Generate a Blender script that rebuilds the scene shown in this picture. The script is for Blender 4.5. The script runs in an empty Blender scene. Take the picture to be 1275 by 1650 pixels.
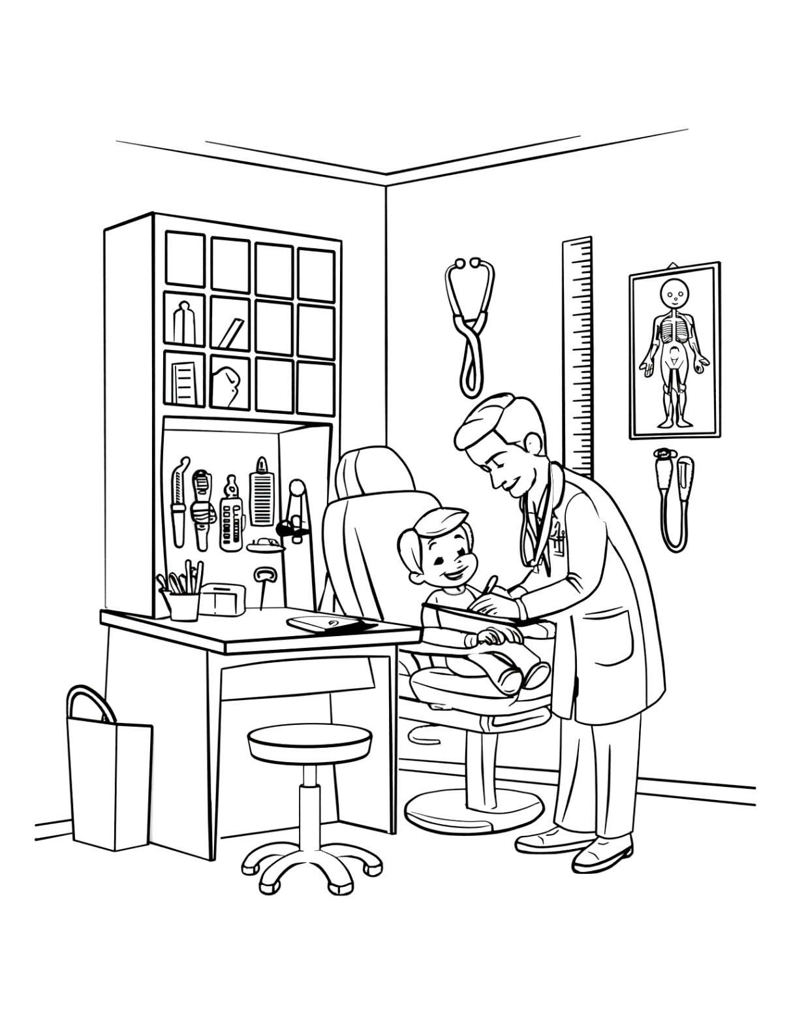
import bpy, math
import numpy as np
from mathutils import Vector, Matrix
from mathutils.geometry import delaunay_2d_cdt

# ------------------------------------------------------------------ camera
FOC, CX, HY, EYE = 2600.0, 637.5, 850.0, 1.10
sc = bpy.context.scene
col = sc.collection
cam_data = bpy.data.cameras.new('camera')
cam = bpy.data.objects.new('camera', cam_data)
col.objects.link(cam)
cam.location = (0, 0, EYE)
cam.rotation_euler = (math.pi / 2, 0, 0)
cam_data.sensor_fit = 'VERTICAL'
cam_data.sensor_height = 36.0
cam_data.lens = FOC / 1650.0 * 36.0
cam_data.shift_y = (HY - 825.0) / 1650.0
cam_data.clip_end = 60
sc.camera = cam
# ------------------------------------------------------------------ light
world = bpy.data.worlds.new('sky')
sc.world = world
world.use_nodes = True
bg = world.node_tree.nodes['Background']
bg.inputs['Color'].default_value = (1, 1, 1, 1)
bg.inputs['Strength'].default_value = 1.0
sc.view_settings.view_transform = 'Standard'
sc.view_settings.look = 'None'
sc.view_settings.gamma = 1.0
sc.view_settings.use_curve_mapping = False
sc.view_settings.exposure = 1.95
sc.cycles.diffuse_bounces = 12

# ------------------------------------------------------------------ materials
def material(name, color, grain=0.0):
    m = bpy.data.materials.new(name)
    m.use_nodes = True
    nt = m.node_tree
    b = nt.nodes['Principled BSDF']
    b.inputs['Base Color'].default_value = (*color, 1)
    b.inputs['Roughness'].default_value = 1.0
    b.inputs['Specular IOR Level'].default_value = 0.0
    if grain:
        n = nt.nodes.new('ShaderNodeTexNoise')
        n.inputs['Scale'].default_value = 60
        r = nt.nodes.new('ShaderNodeValToRGB')
        r.color_ramp.elements[0].color = (*[c - grain for c in color], 1)
        r.color_ramp.elements[1].color = (*color, 1)
        nt.links.new(n.outputs['Fac'], r.inputs['Fac'])
        nt.links.new(r.outputs['Color'], b.inputs['Base Color'])
    return m
PAPER = material('white_paint', (0.96, 0.96, 0.96), 0.015)
INK = material('black_ink', (0, 0, 0))

# ------------------------------------------------------------------ geometry helpers
FR = {'N': (0, 0, 1), 'R1': (150, 320, 3.0357), 'R2': (240, 660, 3.984), 'R3': (490, 700, 3.0357),
      'R4': (620, 960, 4.25), 'R5': (700, 620, 4.25), 'R6': (620, 800, 4.554), 'R7': (800, 880, 4.25),
      'S1': (700, 400, 4.554), 'S2': (1000, 410, 5.322), 'S3': (1040, 710, 8.68), 'S4': (90, 1090, 5.5),
      'S5': (150, 960, 2.361), 'S6': (370, 1150, 4.722), 'S7': (640, 1140, 3.0357), 'S8': (900, 370, 4.024),
      'T1': (740, 1000, 10.625), 'T2': (740, 920, 7.97), 'T3': (830, 780, 11.0), 'T4': (260, 720, 9.17),
      'T5': (345, 725, 9.425), 'T6': (400, 760, 6.875), 'T7': (240, 890, 7.5), 'T8': (450, 980, 5.3125),
      'U1': (1020, 490, 7.857), 'U4': (740, 720, 10.625)}
KW = 1.4          # the ink swells by this much

EYEP = Vector((0, 0, EYE))
def ray(x, y):
    return Vector(((x - CX) / FOC, 1.0, -(y - HY) / FOC))
def P(x, y, Y):
    return ray(x, y) * Y + EYEP
def floor_point(x, y):
    return P(x, y, EYE * FOC / (y - HY))
def plane(p0, p1, p2, off=0.0):
    """distance field of a plane, off = metres moved towards the viewer"""
    n = (p1 - p0).cross(p2 - p0).normalized()
    if n.y > 0: n = -n
    q = p0 + n * off
    def fld(x, y):
        return n.dot(q - EYEP) / n.dot(ray(x, y))
    fld.n = n
    return fld
def upright(a, b, off=0.0):
    return plane(Vector((a[0], a[1], 0)), Vector((b[0], b[1], 0)), Vector((a[0], a[1], 1)), off)
def moved(fld, d):
    g = lambda x, y: fld(x, y) - d
    if hasattr(fld, 'n'): g.n = fld.n
    return g
def const(Y):
    return Y if callable(Y) else (lambda x, y: Y)
def xlin(x0, Y0, x1, Y1):
    def g(x, y):
        t = max(0.0, min(1.0, (x - x0) / (x1 - x0)))
        return Y0 + (Y1 - Y0) * t
    return g
def ylin(y0, Y0, y1, Y1):
    def g(x, y):
        t = max(0.0, min(1.0, (y - y0) / (y1 - y0)))
        return Y0 + (Y1 - Y0) * t
    return g

WS = {'T1': .72, 'T3': .82, 'T4': .9, 'T5': .9, 'S3': .88, 'R1': 1.15}     # finer pens for the small detail
def parse(fr, s, w0=4.0):
    ox, oy, k = FR[fr]
    ws = WS.get(fr, 1.0)
    out, w = [], w0
    for t in s.split():
        c = t.startswith('!')
        v = [float(q) for q in t.lstrip('!').split(',')]
        if len(v) > 2: w = v[2]
        out.append((ox + v[0] / k, oy + v[1] / k, w * ws, c))
    return out
def catmull(run, closed, step=3.0):
    n = len(run)
    if n < 3 and not closed:
        a, b = run[0], run[-1]
        m = max(2, int(math.hypot(b[0] - a[0], b[1] - a[1]) / 12) + 1)
        return [tuple(a[i] + (b[i] - a[i]) * k / m for i in range(3)) for k in range(m + 1)]
    out = []
    for i in range(n if closed else n - 1):
        p1, p2 = run[i], run[(i + 1) % n]
        p0 = run[(i - 1) % n] if (closed or i > 0) else tuple(2 * p1[k] - p2[k] for k in range(3))
        p3 = run[(i + 2) % n] if (closed or i < n - 2) else tuple(2 * p2[k] - p1[k] for k in range(3))
        L = math.hypot(p2[0] - p1[0], p2[1] - p1[1])
        if L < 1e-6: continue
        La = max(math.hypot(p1[0] - p0[0], p1[1] - p0[1]), 1e-6)
        Lb = max(math.hypot(p3[0] - p2[0], p3[1] - p2[1]), 1e-6)
        def tan(pa, pb, pc, l1, l2):
            return [((pb[k] - pa[k]) / l1 * l2 + (pc[k] - pb[k]) / l2 * l1) / (l1 + l2) for k in range(2)]
        ta = tan(p0, p1, p2, La, L); tb = tan(p1, p2, p3, L, Lb)
        m = max(2, int(L / step))
        ha, hb = min(L, 1.6 * La), min(L, 1.6 * Lb)
        for q in range(m):
            t = q / m
            h00, h10 = 2*t**3 - 3*t*t + 1, t**3 - 2*t*t + t
            h01, h11 = -2*t**3 + 3*t*t, t**3 - t*t
            out.append((h00*p1[0] + h10*ha*ta[0] + h01*p2[0] + h11*hb*tb[0],
                        h00*p1[1] + h10*ha*ta[1] + h01*p2[1] + h11*hb*tb[1],
                        p1[2] + (p2[2] - p1[2]) * t))
    if not closed: out.append(run[-1][:3])
    return out
def smooth(pl, closed=False, straight=False):
    """pl from parse(); corner points break the curve; gives [(x, y, w)]"""
    if straight: pl = [(*p[:3], True) for p in pl]
    if closed:
        k = next((i for i, p in enumerate(pl) if p[3]), None)
        if k is None: return catmull([p[:3] for p in pl], True)
        pl = pl[k:] + pl[:k + 1]
    out, run = [], [pl[0][:3]]
    for p in pl[1:]:
        run.append(p[:3])
        if p[3]:
            seg = catmull(run, False); out += seg[:-1]; run = [p[:3]]
    if len(run) > 1: out += catmull(run, False)
    else: out.append(run[0])
    if closed: out = out[:-1] if (abs(out[0][0]-out[-1][0]) + abs(out[0][1]-out[-1][1])) < 1e-6 else out
    return out
def inside(xs, ys, poly):
    r = np.zeros(len(xs), bool)
    n = len(poly)
    for i in range(n):
        x1, y1 = poly[i]; x2, y2 = poly[(i + 1) % n]
        if y1 == y2: continue
        c = ((y1 > ys) != (y2 > ys)) & (xs < (x2 - x1) * (ys - y1) / (y2 - y1) + x1)
        r ^= c
    return r
def edge_dist(xs, ys, poly):
    d = np.full(len(xs), 1e9)
    n = len(poly)
    for i in range(n):
        x1, y1 = poly[i]; x2, y2 = poly[(i + 1) % n]
        ux, uy = x2 - x1, y2 - y1
        L = ux*ux + uy*uy
        if L < 1e-9: continue
        t = np.clip(((xs - x1)*ux + (ys - y1)*uy) / L, 0, 1)
        d = np.minimum(d, np.hypot(xs - x1 - t*ux, ys - y1 - t*uy))
    return d
def cdt(poly, holes=(), extra=()):
    vs = [Vector((p[0], p[1])) for p in poly]
    faces = [list(range(len(poly)))]
    for h in holes:
        k = len(vs); vs += [Vector((p[0], p[1])) for p in h]
        faces.append(list(range(k, len(vs))))
    vs += [Vector(e) for e in extra]
    r = delaunay_2d_cdt(vs, [], faces, 1, 1e-5)
    v2, f2 = [(v.x, v.y) for v in r[0]], [list(f) for f in r[2]]
    if holes:
        mx = np.array([sum(v2[i][0] for i in f) / len(f) for f in f2])
        my = np.array([sum(v2[i][1] for i in f) / len(f) for f in f2])
        bad = np.zeros(len(f2), bool)
        for h in holes: bad |= inside(mx, my, [(p[0], p[1]) for p in h])
        f2 = [f for f, b in zip(f2, bad) if not b]
    return v2, f2

class Part:
    def __init__(s):
        s.v, s.f, s.m, s.surf = [], [], [], None
    def add(s, vs, fs, mat=0):
        k = len(s.v)
        s.v += [Vector(v) for v in vs]
        s.f += [[k + i for i in f] for f in fs]
        s.m += [mat] * len(fs)
        return s
    def tube(s, pts, rad, mat=1, n=6, caps=True):
        """pts 3-D, rad per point"""
        q, r = [Vector(pts[0])], [rad[0]]
        for p, a in zip(pts[1:], rad[1:]):
            if (Vector(p) - q[-1]).length > 1e-5: q.append(Vector(p)); r.append(a)
        if len(q) < 2: return s
        vs, fs = [], []
        t0 = (q[1] - q[0]).normalized()
        u = t0.orthogonal().normalized()
        for i, p in enumerate(q):
            t = (q[min(i+1, len(q)-1)] - q[max(i-1, 0)])
            if t.length < 1e-7: t = t0
            t = t.normalized()
            u = (u - t * u.dot(t)); u = u.normalized() if u.length > 1e-6 else t.orthogonal().normalized()
            w = t.cross(u)
            for k in range(n):
                a = 2 * math.pi * k / n
                vs.append(p + (u * math.cos(a) + w * math.sin(a)) * r[i])
            t0 = t
        for i in range(len(q) - 1):
            for k in range(n):
                fs.append([i*n + k, i*n + (k+1) % n, (i+1)*n + (k+1) % n, (i+1)*n + k])
        a = len(vs); vs.append(q[0] - (q[1] - q[0]).normalized() * r[0] * .5)
        b = len(vs); vs.append(q[-1] + (q[-1] - q[-2]).normalized() * r[-1] * .5)
        for k in range(n):
            fs.append([a, (k+1) % n, k]); e = (len(q)-1)*n
            fs.append([b, e + k, e + (k+1) % n])
        return s.add(vs, fs, mat)
    def edge(s, p, q, w=4, w2=None):
        w2 = w if w2 is None else w2
        p, q = Vector(p), Vector(q)
        m = 6
        pts = [p.lerp(q, i/m) for i in range(m+1)]
        return s.tube(pts, [(w + (w2-w)*i/m + KW) / 2 * max(pts[i].y, 1) / FOC for i in range(m+1)])
    def edges(s, pts, w=4, closed=False):
        pts = list(pts) + ([pts[0]] if closed else [])
        for a, b in zip(pts, pts[1:]): s.edge(a, b, w)
        return s
    def ink(s, fr, st, surf=None, w=3.0, closed=False, straight=False, lift=0.0):
        pl = smooth(parse(fr, st, w), closed, straight)
        s.inkp(pl + ([pl[0]] if closed else []), surf, lift)
        return s
    def inkp(s, pl, surf=None, lift=0.0):
        surf = const(surf) if surf is not None else s.surf
        pts, rad = [], []
        for x, y, w in pl:
            Y = surf(x, y, w) if getattr(surf, 'wide', False) else surf(x, y)
            Y -= lift
            pts.append(P(x, y, Y)); rad.append((w + KW) / 2 * Y / FOC)
        return s.tube(pts, rad)
    def slab(s, poly, fld, thick=.02, holes=(), d=None, mat=0, grid=None):
        """flat board: poly [(x,y)], front on fld, depth thick along d"""
        fld = const(fld)
        if d is None: d = -fld.n if hasattr(fld, 'n') else Vector((0, 1, 0))
        v2, f2 = cdt(poly, holes)
        a = [P(x, y, fld(x, y)) for x, y in v2]
        b = [p + d * thick for p in a]
        n = len(a)
        cnt = {}
        for f in f2:
            for i in range(len(f)):
                e = (f[i], f[(i+1) % len(f)])
                cnt[tuple(sorted(e))] = cnt.get(tuple(sorted(e)), 0) + 1
        fs = [list(f) for f in f2] + [[n + i for i in reversed(f)] for f in f2]
        for f in f2:
            for i in range(len(f)):
                e = (f[i], f[(i+1) % len(f)])
                if cnt[tuple(sorted(e))] == 1: fs.append([e[1], e[0], n + e[0], n + e[1]])
        s.surf = fld
        return s.add(a + b, fs, mat)
    def plate(s, fr, st, fld, thick=.02, w=None, mat=0, straight=True, d=None, closed_ink=True):
        pl = smooth(parse(fr, st, w or 3), True, straight)
        s.slab([(p[0], p[1]) for p in pl], fld, thick, mat=mat, d=d)
        if w:
            s.inkp(pl + [pl[0]], fld)
        return s
    def blob(s, fr, st, surf=None, lift=.004, straight=False):
        surf = surf or s.surf
        pl = [(p[0], p[1]) for p in smooth(parse(fr, st), True, straight)]
        keep = s.surf
        cx = sum(p[0] for p in pl)/len(pl); cy = sum(p[1] for p in pl)/len(pl)
        Ymin = min((surf(x, y, 2) if getattr(surf, 'wide', False) else surf(x, y)) for x, y in pl + [(cx, cy)])
        s.slab(pl, const(Ymin - lift), .004, mat=1)
        s.surf = keep
        return s
    def puff(s, fr, st, Y, H=None, D=None, back=1.0, lip=2.2, g=None, w=5, ink=True, mat=0, drop=None):
        """rounded body: closed outline (w<=0: no ink on that stretch), rim on Y, swelling H metres over D pixels"""
        Y = const(Y)
        pl = smooth(parse(fr, st, w), True)
        poly = [(p[0], p[1]) for p in pl]
        xs = np.array([p[0] for p in poly]); ys = np.array([p[1] for p in poly])
        x0, x1, y0, y1 = xs.min(), xs.max(), ys.min(), ys.max()
        size = min(x1 - x0, y1 - y0)
        g = g or max(1.6, min(7.0, size / 9))
        gx, gy = [], []
        r = 0; yy = y0
        while yy < y1:
            xx = x0 + (g/2 if r % 2 else 0)
            while xx < x1: gx.append(xx); gy.append(yy); xx += g
            yy += g * .866; r += 1
        gx, gy = np.array(gx), np.array(gy)
        if len(gx):
            ok = inside(gx, gy, poly); gx, gy = gx[ok], gy[ok]
        if len(gx):
            d = edge_dist(gx, gy, poly)
            ok = d > g * .55; gx, gy, d = gx[ok], gy[ok], d[ok]
        dm = float(d.max()) if len(gx) else size / 3
        if D is None or D > dm: D = dm
        Yc = Y((x0+x1)/2, (y0+y1)/2)
        if H is None: H = D * Yc / FOC
        lipp = min(lip, D * .3)
        def prof(t):
            t = max(0.0, min(1.0, (t - lipp) / max(D - lipp, .1)))
            return H * math.sqrt(max(0.0, 1 - (1 - t)**2))
        # an inner ring gives the rim its roundness
        ring = []
        n = len(poly)
        for i in range(0, n, 2):
            a, b = poly[i-1], poly[(i+1) % n]
            tx, ty = b[0]-a[0], b[1]-a[1]; L = math.hypot(tx, ty) or 1
            for sgn in (1, -1):
                ring.append((poly[i][0] - ty/L*sgn*(lipp+.8), poly[i][1] + tx/L*sgn*(lipp+.8)))
        rx, ry = np.array([p[0] for p in ring]), np.array([p[1] for p in ring])
        ok = inside(rx, ry, poly); rx, ry = rx[ok], ry[ok]
        if len(rx):
            dd = edge_dist(rx, ry, poly); ok = dd > lipp * .8; rx, ry = rx[ok], ry[ok]
        extra = list(zip(gx, gy)) + list(zip(rx, ry))
        v2, f2 = cdt(poly, (), extra)
        vx, vy = np.array([v[0] for v in v2]), np.array([v[1] for v in v2])
        dv = edge_dist(vx, vy, poly)
        A, B = [], []
        for x, y, q in zip(vx, vy, dv):
            Yb = Y(x, y)
            h = prof(q) if q > .3 else 0.0
            A.append(P(x, y, Yb - h))
            if drop is not None:
                p = P(x, y, Yb - h); B.append(Vector((p.x, p.y, drop)))
            else:
                c = P(x, y, Yb); B.append(c + Vector((0, h * back + .004, 0)))
        cnt = {}
        for f in f2:
            for i in range(len(f)):
                e = tuple(sorted((f[i], f[(i+1) % len(f)]))); cnt[e] = cnt.get(e, 0) + 1
        nA = len(A)
        fs = [list(f) for f in f2] + [[nA + i for i in reversed(f)] for f in f2]
        for f in f2:
            for i in range(len(f)):
                e = (f[i], f[(i+1) % len(f)])
                if cnt[tuple(sorted(e))] == 1: fs.append([e[1], e[0], nA + e[0], nA + e[1]])
        s.add(A + B, fs, mat)
        pa = np.array(poly)
        def surf(x, y, w=3.0):
            X, Yy = np.array([x]), np.array([y])
            ins = inside(X, Yy, poly)[0]
            q = float(edge_dist(X, Yy, poly)[0]) if ins else 0.0
            return Y(x, y) - (prof(q + w/2) if ins and q > .8 else 0.0)
        surf.wide = True
        s.surf = surf
        if ink:
            run = []
            cyc = pl + [pl[0]]
            for p in cyc:
                if p[2] > .3: run.append(p)
                else:
                    if len(run) > 1: s.inkp(run)
                    run = []
            if len(run) > 1: s.inkp(run)
        return s
    def build(s, name, parent=None, label=None, sm=False):
        off = parent_loc(parent)
        me = bpy.data.meshes.new(name)
        me.from_pydata([v - off for v in s.v], [], s.f)
        me.materials.append(PAPER); me.materials.append(INK)
        me.polygons.foreach_set('material_index', s.m)
        me.update()
        o = bpy.data.objects.new(name, me)
        col.objects.link(o)
        if parent is not None: o.parent = parent
        if label: o['label'] = label
        return o
def parent_loc(p):
    v = Vector((0, 0, 0))
    while p is not None:
        v += p.location; p = p.parent
    return v
def thing(name, label, cat, loc, group=None):
    o = bpy.data.objects.new(name, None)
    o.empty_display_size = .05
    col.objects.link(o)
    o.location = loc
    o['label'] = label; o['category'] = cat
    if group: o['group'] = group
    return o
def tag(o, label, cat, group=None):
    o['label'] = label; o['category'] = cat
    if group: o['group'] = group
    return o
def struct(o):
    o['kind'] = 'structure'
    return o
# ================================================================== the room
CORNER = Vector((-0.044, 7.367, 0))
LEFT_END = floor_point(57, 1354)
RIGHT_END = floor_point(1218, 1298)
LDIR = (LEFT_END - CORNER).normalized()
RDIR = (RIGHT_END - CORNER).normalized()
WL = upright(CORNER, CORNER + LDIR)
WR = upright(CORNER, CORNER + RDIR)
nL, nR = WL.n.copy(), WR.n.copy()
c0 = P(622, 281, 7.367)
cl = P(331, 228, WL(331, 228)); cr = P(936, 219, WR(936, 219))
def top_left(t):  return c0 + (cl - c0) * t
def top_right(t): return c0 + (cr - c0) * t
def wall(name, a0, adir, L, topf, n):
    p = Part()
    b = a0 + adir * L
    k = (L / ((topf(1) - c0).to_2d().length))
    t = topf(k)
    vs = [a0, b, Vector((b.x, b.y, t.z)), Vector((a0.x, a0.y, c0.z))]
    vs += [v - n * .1 for v in vs]
    p.add(vs, [[0,1,2,3],[7,6,5,4],[0,4,5,1],[1,5,6,2],[2,6,7,3],[3,7,4,0]])
    return p
pw = wall('wall_left', CORNER, LDIR, 3.4, top_left, nL)
pw.edge(P(622, 283, 7.36), P(622.6, 560, 7.36), 2.5, 4); pw.edge(P(622.6, 560, 7.36), P(623, 722, 7.36), 4, 2)
struct(pw.build('wall_left'))
struct(wall('wall_right', CORNER, RDIR, 4.2, top_right, nR).build('wall_right'))
p = Part()
kL, kR = 3.4 / (cl - c0).to_2d().length, 4.2 / (cr - c0).to_2d().length
a, b, c = c0, top_left(kL), top_right(kR)
q = [a, b, b + c - a, c]
p.add(q + [v + Vector((0, 0, .08)) for v in q], [[3,2,1,0],[4,5,6,7],[0,1,5,4],[1,2,6,5],[2,3,7,6],[3,0,4,7]])
struct(p.build('ceiling'))
p = Part()
q = [CORNER, CORNER + LDIR * 3.4, CORNER + LDIR * 3.4 + RDIR * 4.2, CORNER + RDIR * 4.2]
q = [CORNER, CORNER + LDIR*3.4, Vector((-2.2, 2.6, 0)), Vector((2.6, 2.6, 0)), CORNER + RDIR * 4.2]
q = [Vector((v.x, v.y, 0)) for v in q]
p.add(q + [v - Vector((0, 0, .06)) for v in q], [[0,1,2,3,4],[9,8,7,6,5]] + [[i, (i+1) % 5 + 0, (i+1) % 5 + 5, i + 5] for i in range(5)])
struct(p.build('floor'))
# crown mouldings
def crown(name, fld, n, cyc, inks):
    p = Part()
    v = [P(x, y, fld(x, y)) for x, y in cyc]
    p.add(v + [q + n * .012 for q in v], [[0,1,2,3],[7,6,5,4],[0,4,5,1],[1,5,6,2],[2,6,7,3],[3,7,4,0]])
    for st in inks: p.ink('N', st, moved(fld, .03), straight=True)
    struct(p.build(name))
crown('trim_1', WL, nL, [(622, 300), (-60, 185), (-60, 157), (622, 281)],
      ['187,227,.8 400,263,4 622,300,2.5', '331,228,.8 480,255,2.5 622,281,3'])
crown('trim_2', WR, nR, [(622, 300), (1300, 172), (1300, 148), (622, 281)],
      ['622,300,2.5 860,255,4 1110,208,.8', '622,281,4 780,249,3.5 936,219,.8'])
# skirting boards
def skirt(name, fld, n, quad, inks):
    p = Part()
    v = [P(x, y, fld(x, y)) for x, y in quad]
    p.add(v + [q + n * .015 for q in v], [[0,1,2,3],[7,6,5,4],[0,4,5,1],[1,5,6,2],[2,6,7,3],[3,7,4,0]])
    for st in inks: p.ink('N', st, moved(fld, .018), straight=True)
    struct(p.build(name))
skirt('baseboard_right', WR, nR, [(622, 1238.4), (1220, 1298.2), (1220, 1270), (622, 1221)],
      ['640,1240,3.5 1218,1297.5,4', '640,1222.5,2 900,1243,3.5 1218,1270,4'])
skirt('baseboard_left', WL, nL, [(622, 1239), (55, 1354.5), (55, 1331), (622, 1224)],
      ['57,1353,4 130,1341,4.5', '57,1330,3 130,1319,3'])

# ================================================================== things on the right wall
# height chart
p = Part()
p.slab([(907, 391), (953, 381), (955, 1000), (909, 1000)], moved(WR, .012), .01)
f = moved(WR, .014)
p.ink('N', '953,381,2 907,390,2', f, straight=True)
p.ink('N', '907,390,2 908,560,4 909,770,5 909,1000,5', f, straight=True)
p.ink('N', '953,381,3 954,560,5 955,1000,5', f, straight=True)
yl = [(100,77), (214,198), (328,313), (440,428), (555,543), (667,655), (779,772), (891,883), (1001,995), (1111,1105), (1221,1216), (1329,1327), (1441,1439), (1548,1549), (1657,1658), (1768,1769), (1878,1879)]
yl += [(1878 + 110*i, 1879 + 110*i) for i in range(1, 6)]
for i, (a, b) in enumerate(yl):
    x0 = ((80, 88, 95, 91, 93, 97, 93, 95, 97, 95, 96, 97, 98, 92, 95, 95, 95) + (95,) * 9)[i]
    p.ink('S8', f'{x0},{a},2 {208},{b},3', f, straight=True)
    sl = (b - a) * .35
    for q, dy in ((150, 38), (153, 76)):
        p.ink('S8', f'{q},{b + dy - sl*.9:.0f},2.4 208,{b + dy:.0f},2.8', f, straight=True)
tag(p.build('height_chart'), 'tall narrow height ruler with tick marks fixed to the right wall', 'ruler')

# anatomy poster
t = thing('anatomy_poster', 'framed chart of a smiling skeleton figure on the right wall', 'poster', P(1088, 570, WR(1088, 570)))
fw = moved(WR, .02)
p = Part()
out = [(1014, 444), (1159, 421.5), (1160.5, 704), (1015.5, 708)]
inn = [(1021, 449.5), (1150, 431), (1153.5, 698.5), (1023, 701)]
p.slab(out, fw, .02, [inn])
p.ink('S2', '80,182,3 460,120,2.8 850,65,3', fw, straight=True)
p.ink('S2', '850,65,4.5 855,800,3.5 856,1565,3', fw, straight=True)
p.ink('S2', '85,1583,3.5 460,1570,3 856,1565,3', fw, straight=True)
p.ink('S2', '80,182,3 83,800,3.5 85,1583,4.5', fw, straight=True)
p.ink('S2', '108,213,3 460,160,4.5 800,112,2.5', fw, straight=True)
p.ink('S2', '800,112,3 806,800,3.5 816,1532,3', fw, straight=True)
p.ink('S2', '120,1550,3.5 460,1540,3.5 816,1532,3', fw, straight=True)
p.ink('S2', '110,213,2 114,800,3 122,1550,3.5', fw, straight=True)
p.build('frame', t)
p = Part()
p.ink('S2', '398,125,1.5 !450,68,2 500,112,1.5', moved(WR, .008), straight=True)
p.build('hanging_cord', t)
p = Part()
p.slab([(1019, 448), (1152, 429), (1155, 700), (1021, 703)], moved(WR, .009), .006)
p.surf = moved(WR, .010)
def fine(fr, st, w, **a):
    pl = smooth(parse(fr, st, w), a.get('closed', False), a.get('straight', False))
    pl = [(x, y, max(.3, q * .8 - .25)) for x, y, q in pl]
    p.inkp(pl + ([pl[0]] if a.get('closed') else []))
k = lambda st, w=1.5, **a: fine('S2', st, w, **a)
u = lambda st, w=1.5, **a: fine('U1', st, w, **a)
def oval(cx, cy, rx, ry, w):
    k(' '.join(f'{cx + rx*math.cos(i*math.pi/8):.1f},{cy + ry*math.sin(i*math.pi/8):.1f},{w}' for i in range(16)), closed=True)
oval(466, 337, 118, 126, 4.2)
oval(425, 346, 17, 17, 2); oval(518, 339, 17, 17, 2)
k('462,380,1.5 485,372 487,384 473,395 465,384', closed=True)
k('443,417,1.8 468,428,2.6 495,419,1.6')
u('495,65,2 480,90 455,115,2.5'); u('498,60,2 497,165,2.5 !497,165 440,175,2.5 395,195 370,230,3 355,300,2 ', straight=False)
u('548,62,2.5 548,168,2.5 !548,168 600,172,2.5 650,205,3.5 690,320,3.5 700,420 670,480,3 620,490 555,468,2')
u('560,85,1.2 600,115 650,130,3 710,137,3 750,165,4 765,220,4 780,320 815,470 840,580 860,650,3')
u('455,115,2.5 400,145,3 330,158 285,190,4 270,260,4 262,380 245,480 215,580,3.5 165,680 90,790,3')
u('90,790,3 90,825 140,815 175,800,2'); u('90,790,2 150,750 180,750'); u('150,810,1.2 185,775')
u('175,760,2 160,860 158,915,3 190,922,3.5 240,895 255,850,3 262,750,3 265,680')
u('210,755,1.5 205,800 180,900'); u('240,760,1.5 225,810 215,905'); u('165,850,1 250,815')
u('335,440,1.5 335,520,2 280,630,3 245,700,3 250,740'); u('265,500,1 240,580 222,650 230,700 250,740')
u('275,520,2 295,512 310,530,2 285,600,1')
u('360,235,3 340,330,1.5 315,450,3 !315,450 295,450,2 !295,450 320,280,4 305,265,1'); u('345,340,1 355,400 350,430')
u('480,140,1 430,165,1.5 375,225,2 365,330,3 368,430,2.5 390,490,3 440,488,3 495,465,2')
u('497,250,2.5 497,465,2.5', straight=True); u('548,215,2 548,468,2.5', straight=True)
for j, y in enumerate((240, 262, 290, 318, 345, 372, 398)):
    u(f'375,{y+12 if j else y-8},1 430,{y-6 if j else y-32} 490,{y-12 if j else y-25},1.4')
    u(f'555,{y-8},1 620,{y-17} 680,{y-10 + j*2},1.4')
u('395,440,1 440,410 495,400'); u('400,470,1 450,430 495,410'); u('410,485,1 480,440'); u('400,400,1 395,440')
u('560,405,1 600,440 680,440'); u('560,430,1 610,465 660,460'); u('555,455,1 600,475'); u('565,120,1 640,140 700,210 735,260'); u('560,145,1 620,160')
u('720,255,1.5 745,262,3 740,340,3 755,420,2 !755,420 715,432,1.5'); u('700,420,1.5 725,530,2.5 790,640 782,700 780,800,3 800,850 840,878,3 885,860 895,820 865,765,1.5')
u('750,500,1.2 775,490 790,530 830,620 860,650,2'); u('755,520,1 780,590 800,660 790,720')
u('860,650,3 930,700 972,755,3 940,775 900,765 835,715,2 !835,715 870,705,1.5 905,700'); u('860,730,1 900,735 945,765')
u('820,780,3 810,800 830,850,2 !830,850 835,800 820,780'); u('845,790,1 865,830 850,860')
u('390,500,2 375,600 360,700,2.5 362,820,3 385,940 435,1055,2.5')
u('620,495,2 660,560 690,680,3 700,790,3.5 680,900 650,1020,4')
u('475,630,1.2 480,570,2 520,540,2.5 570,560 583,605,1.5'); u('495,572,1 525,558,1.5 550,568')
u('480,670,1 522,775,2 580,672,1', straight=True); u('497,698,1 530,705 560,692,1'); u('410,722,1.5 470,818,1.5', straight=True); u('645,710,1 580,818,1.5', straight=True); u('470,825,3 525,820,2 578,825,3')
u('475,830,2 460,980 445,1135,2.5'); u('497,835,3.5 495,960 490,1100,2.5 !490,1100 475,1140'); u('480,835,1.5 470,980 460,1130')
u('575,830,1.5 590,920 610,1010,1.5'); u('555,835,3.5 565,960,3.5 580,1120,2'); u('570,850,1 590,990 600,1130'); u('505,1060,1.5 550,1110,2 570,1160')
u('400,1010,2 390,1060,3 400,1105,2.5 470,1160,1.5'); u('610,1010,1.5 635,1020,2.5 665,1025,3 665,1080,3 640,1105')
u('610,1080,2 640,1105 615,1130,1.5'); u('400,1110,2.5 395,1220,4 415,1340 428,1470,3.5 370,1520 310,1555,4 !310,1555 400,1565,3.5 480,1555,4 510,1520,3.5 500,1460,3 515,1340,3 492,1220,2.5 488,1120')
u('660,1090,3 672,1210,4 645,1340 640,1470,3.5 700,1505 765,1540,4 !765,1540 680,1550,3.5 590,1550,4 560,1520,3.5 560,1440,3 550,1330,2.5 570,1200,3 560,1140')
u('475,1150,2 475,1240,1.5 455,1330,1 455,1420,3'); u('592,1140,1.5 590,1230,1.5 600,1330 610,1410,2.5'); u('485,1150,1 505,1330,2.5 495,1450'); u('580,1150,1 568,1330,3 580,1450,2 570,1500'); u('480,1450,1.5 500,1500')
p.build('chart_sheet', t)

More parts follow.
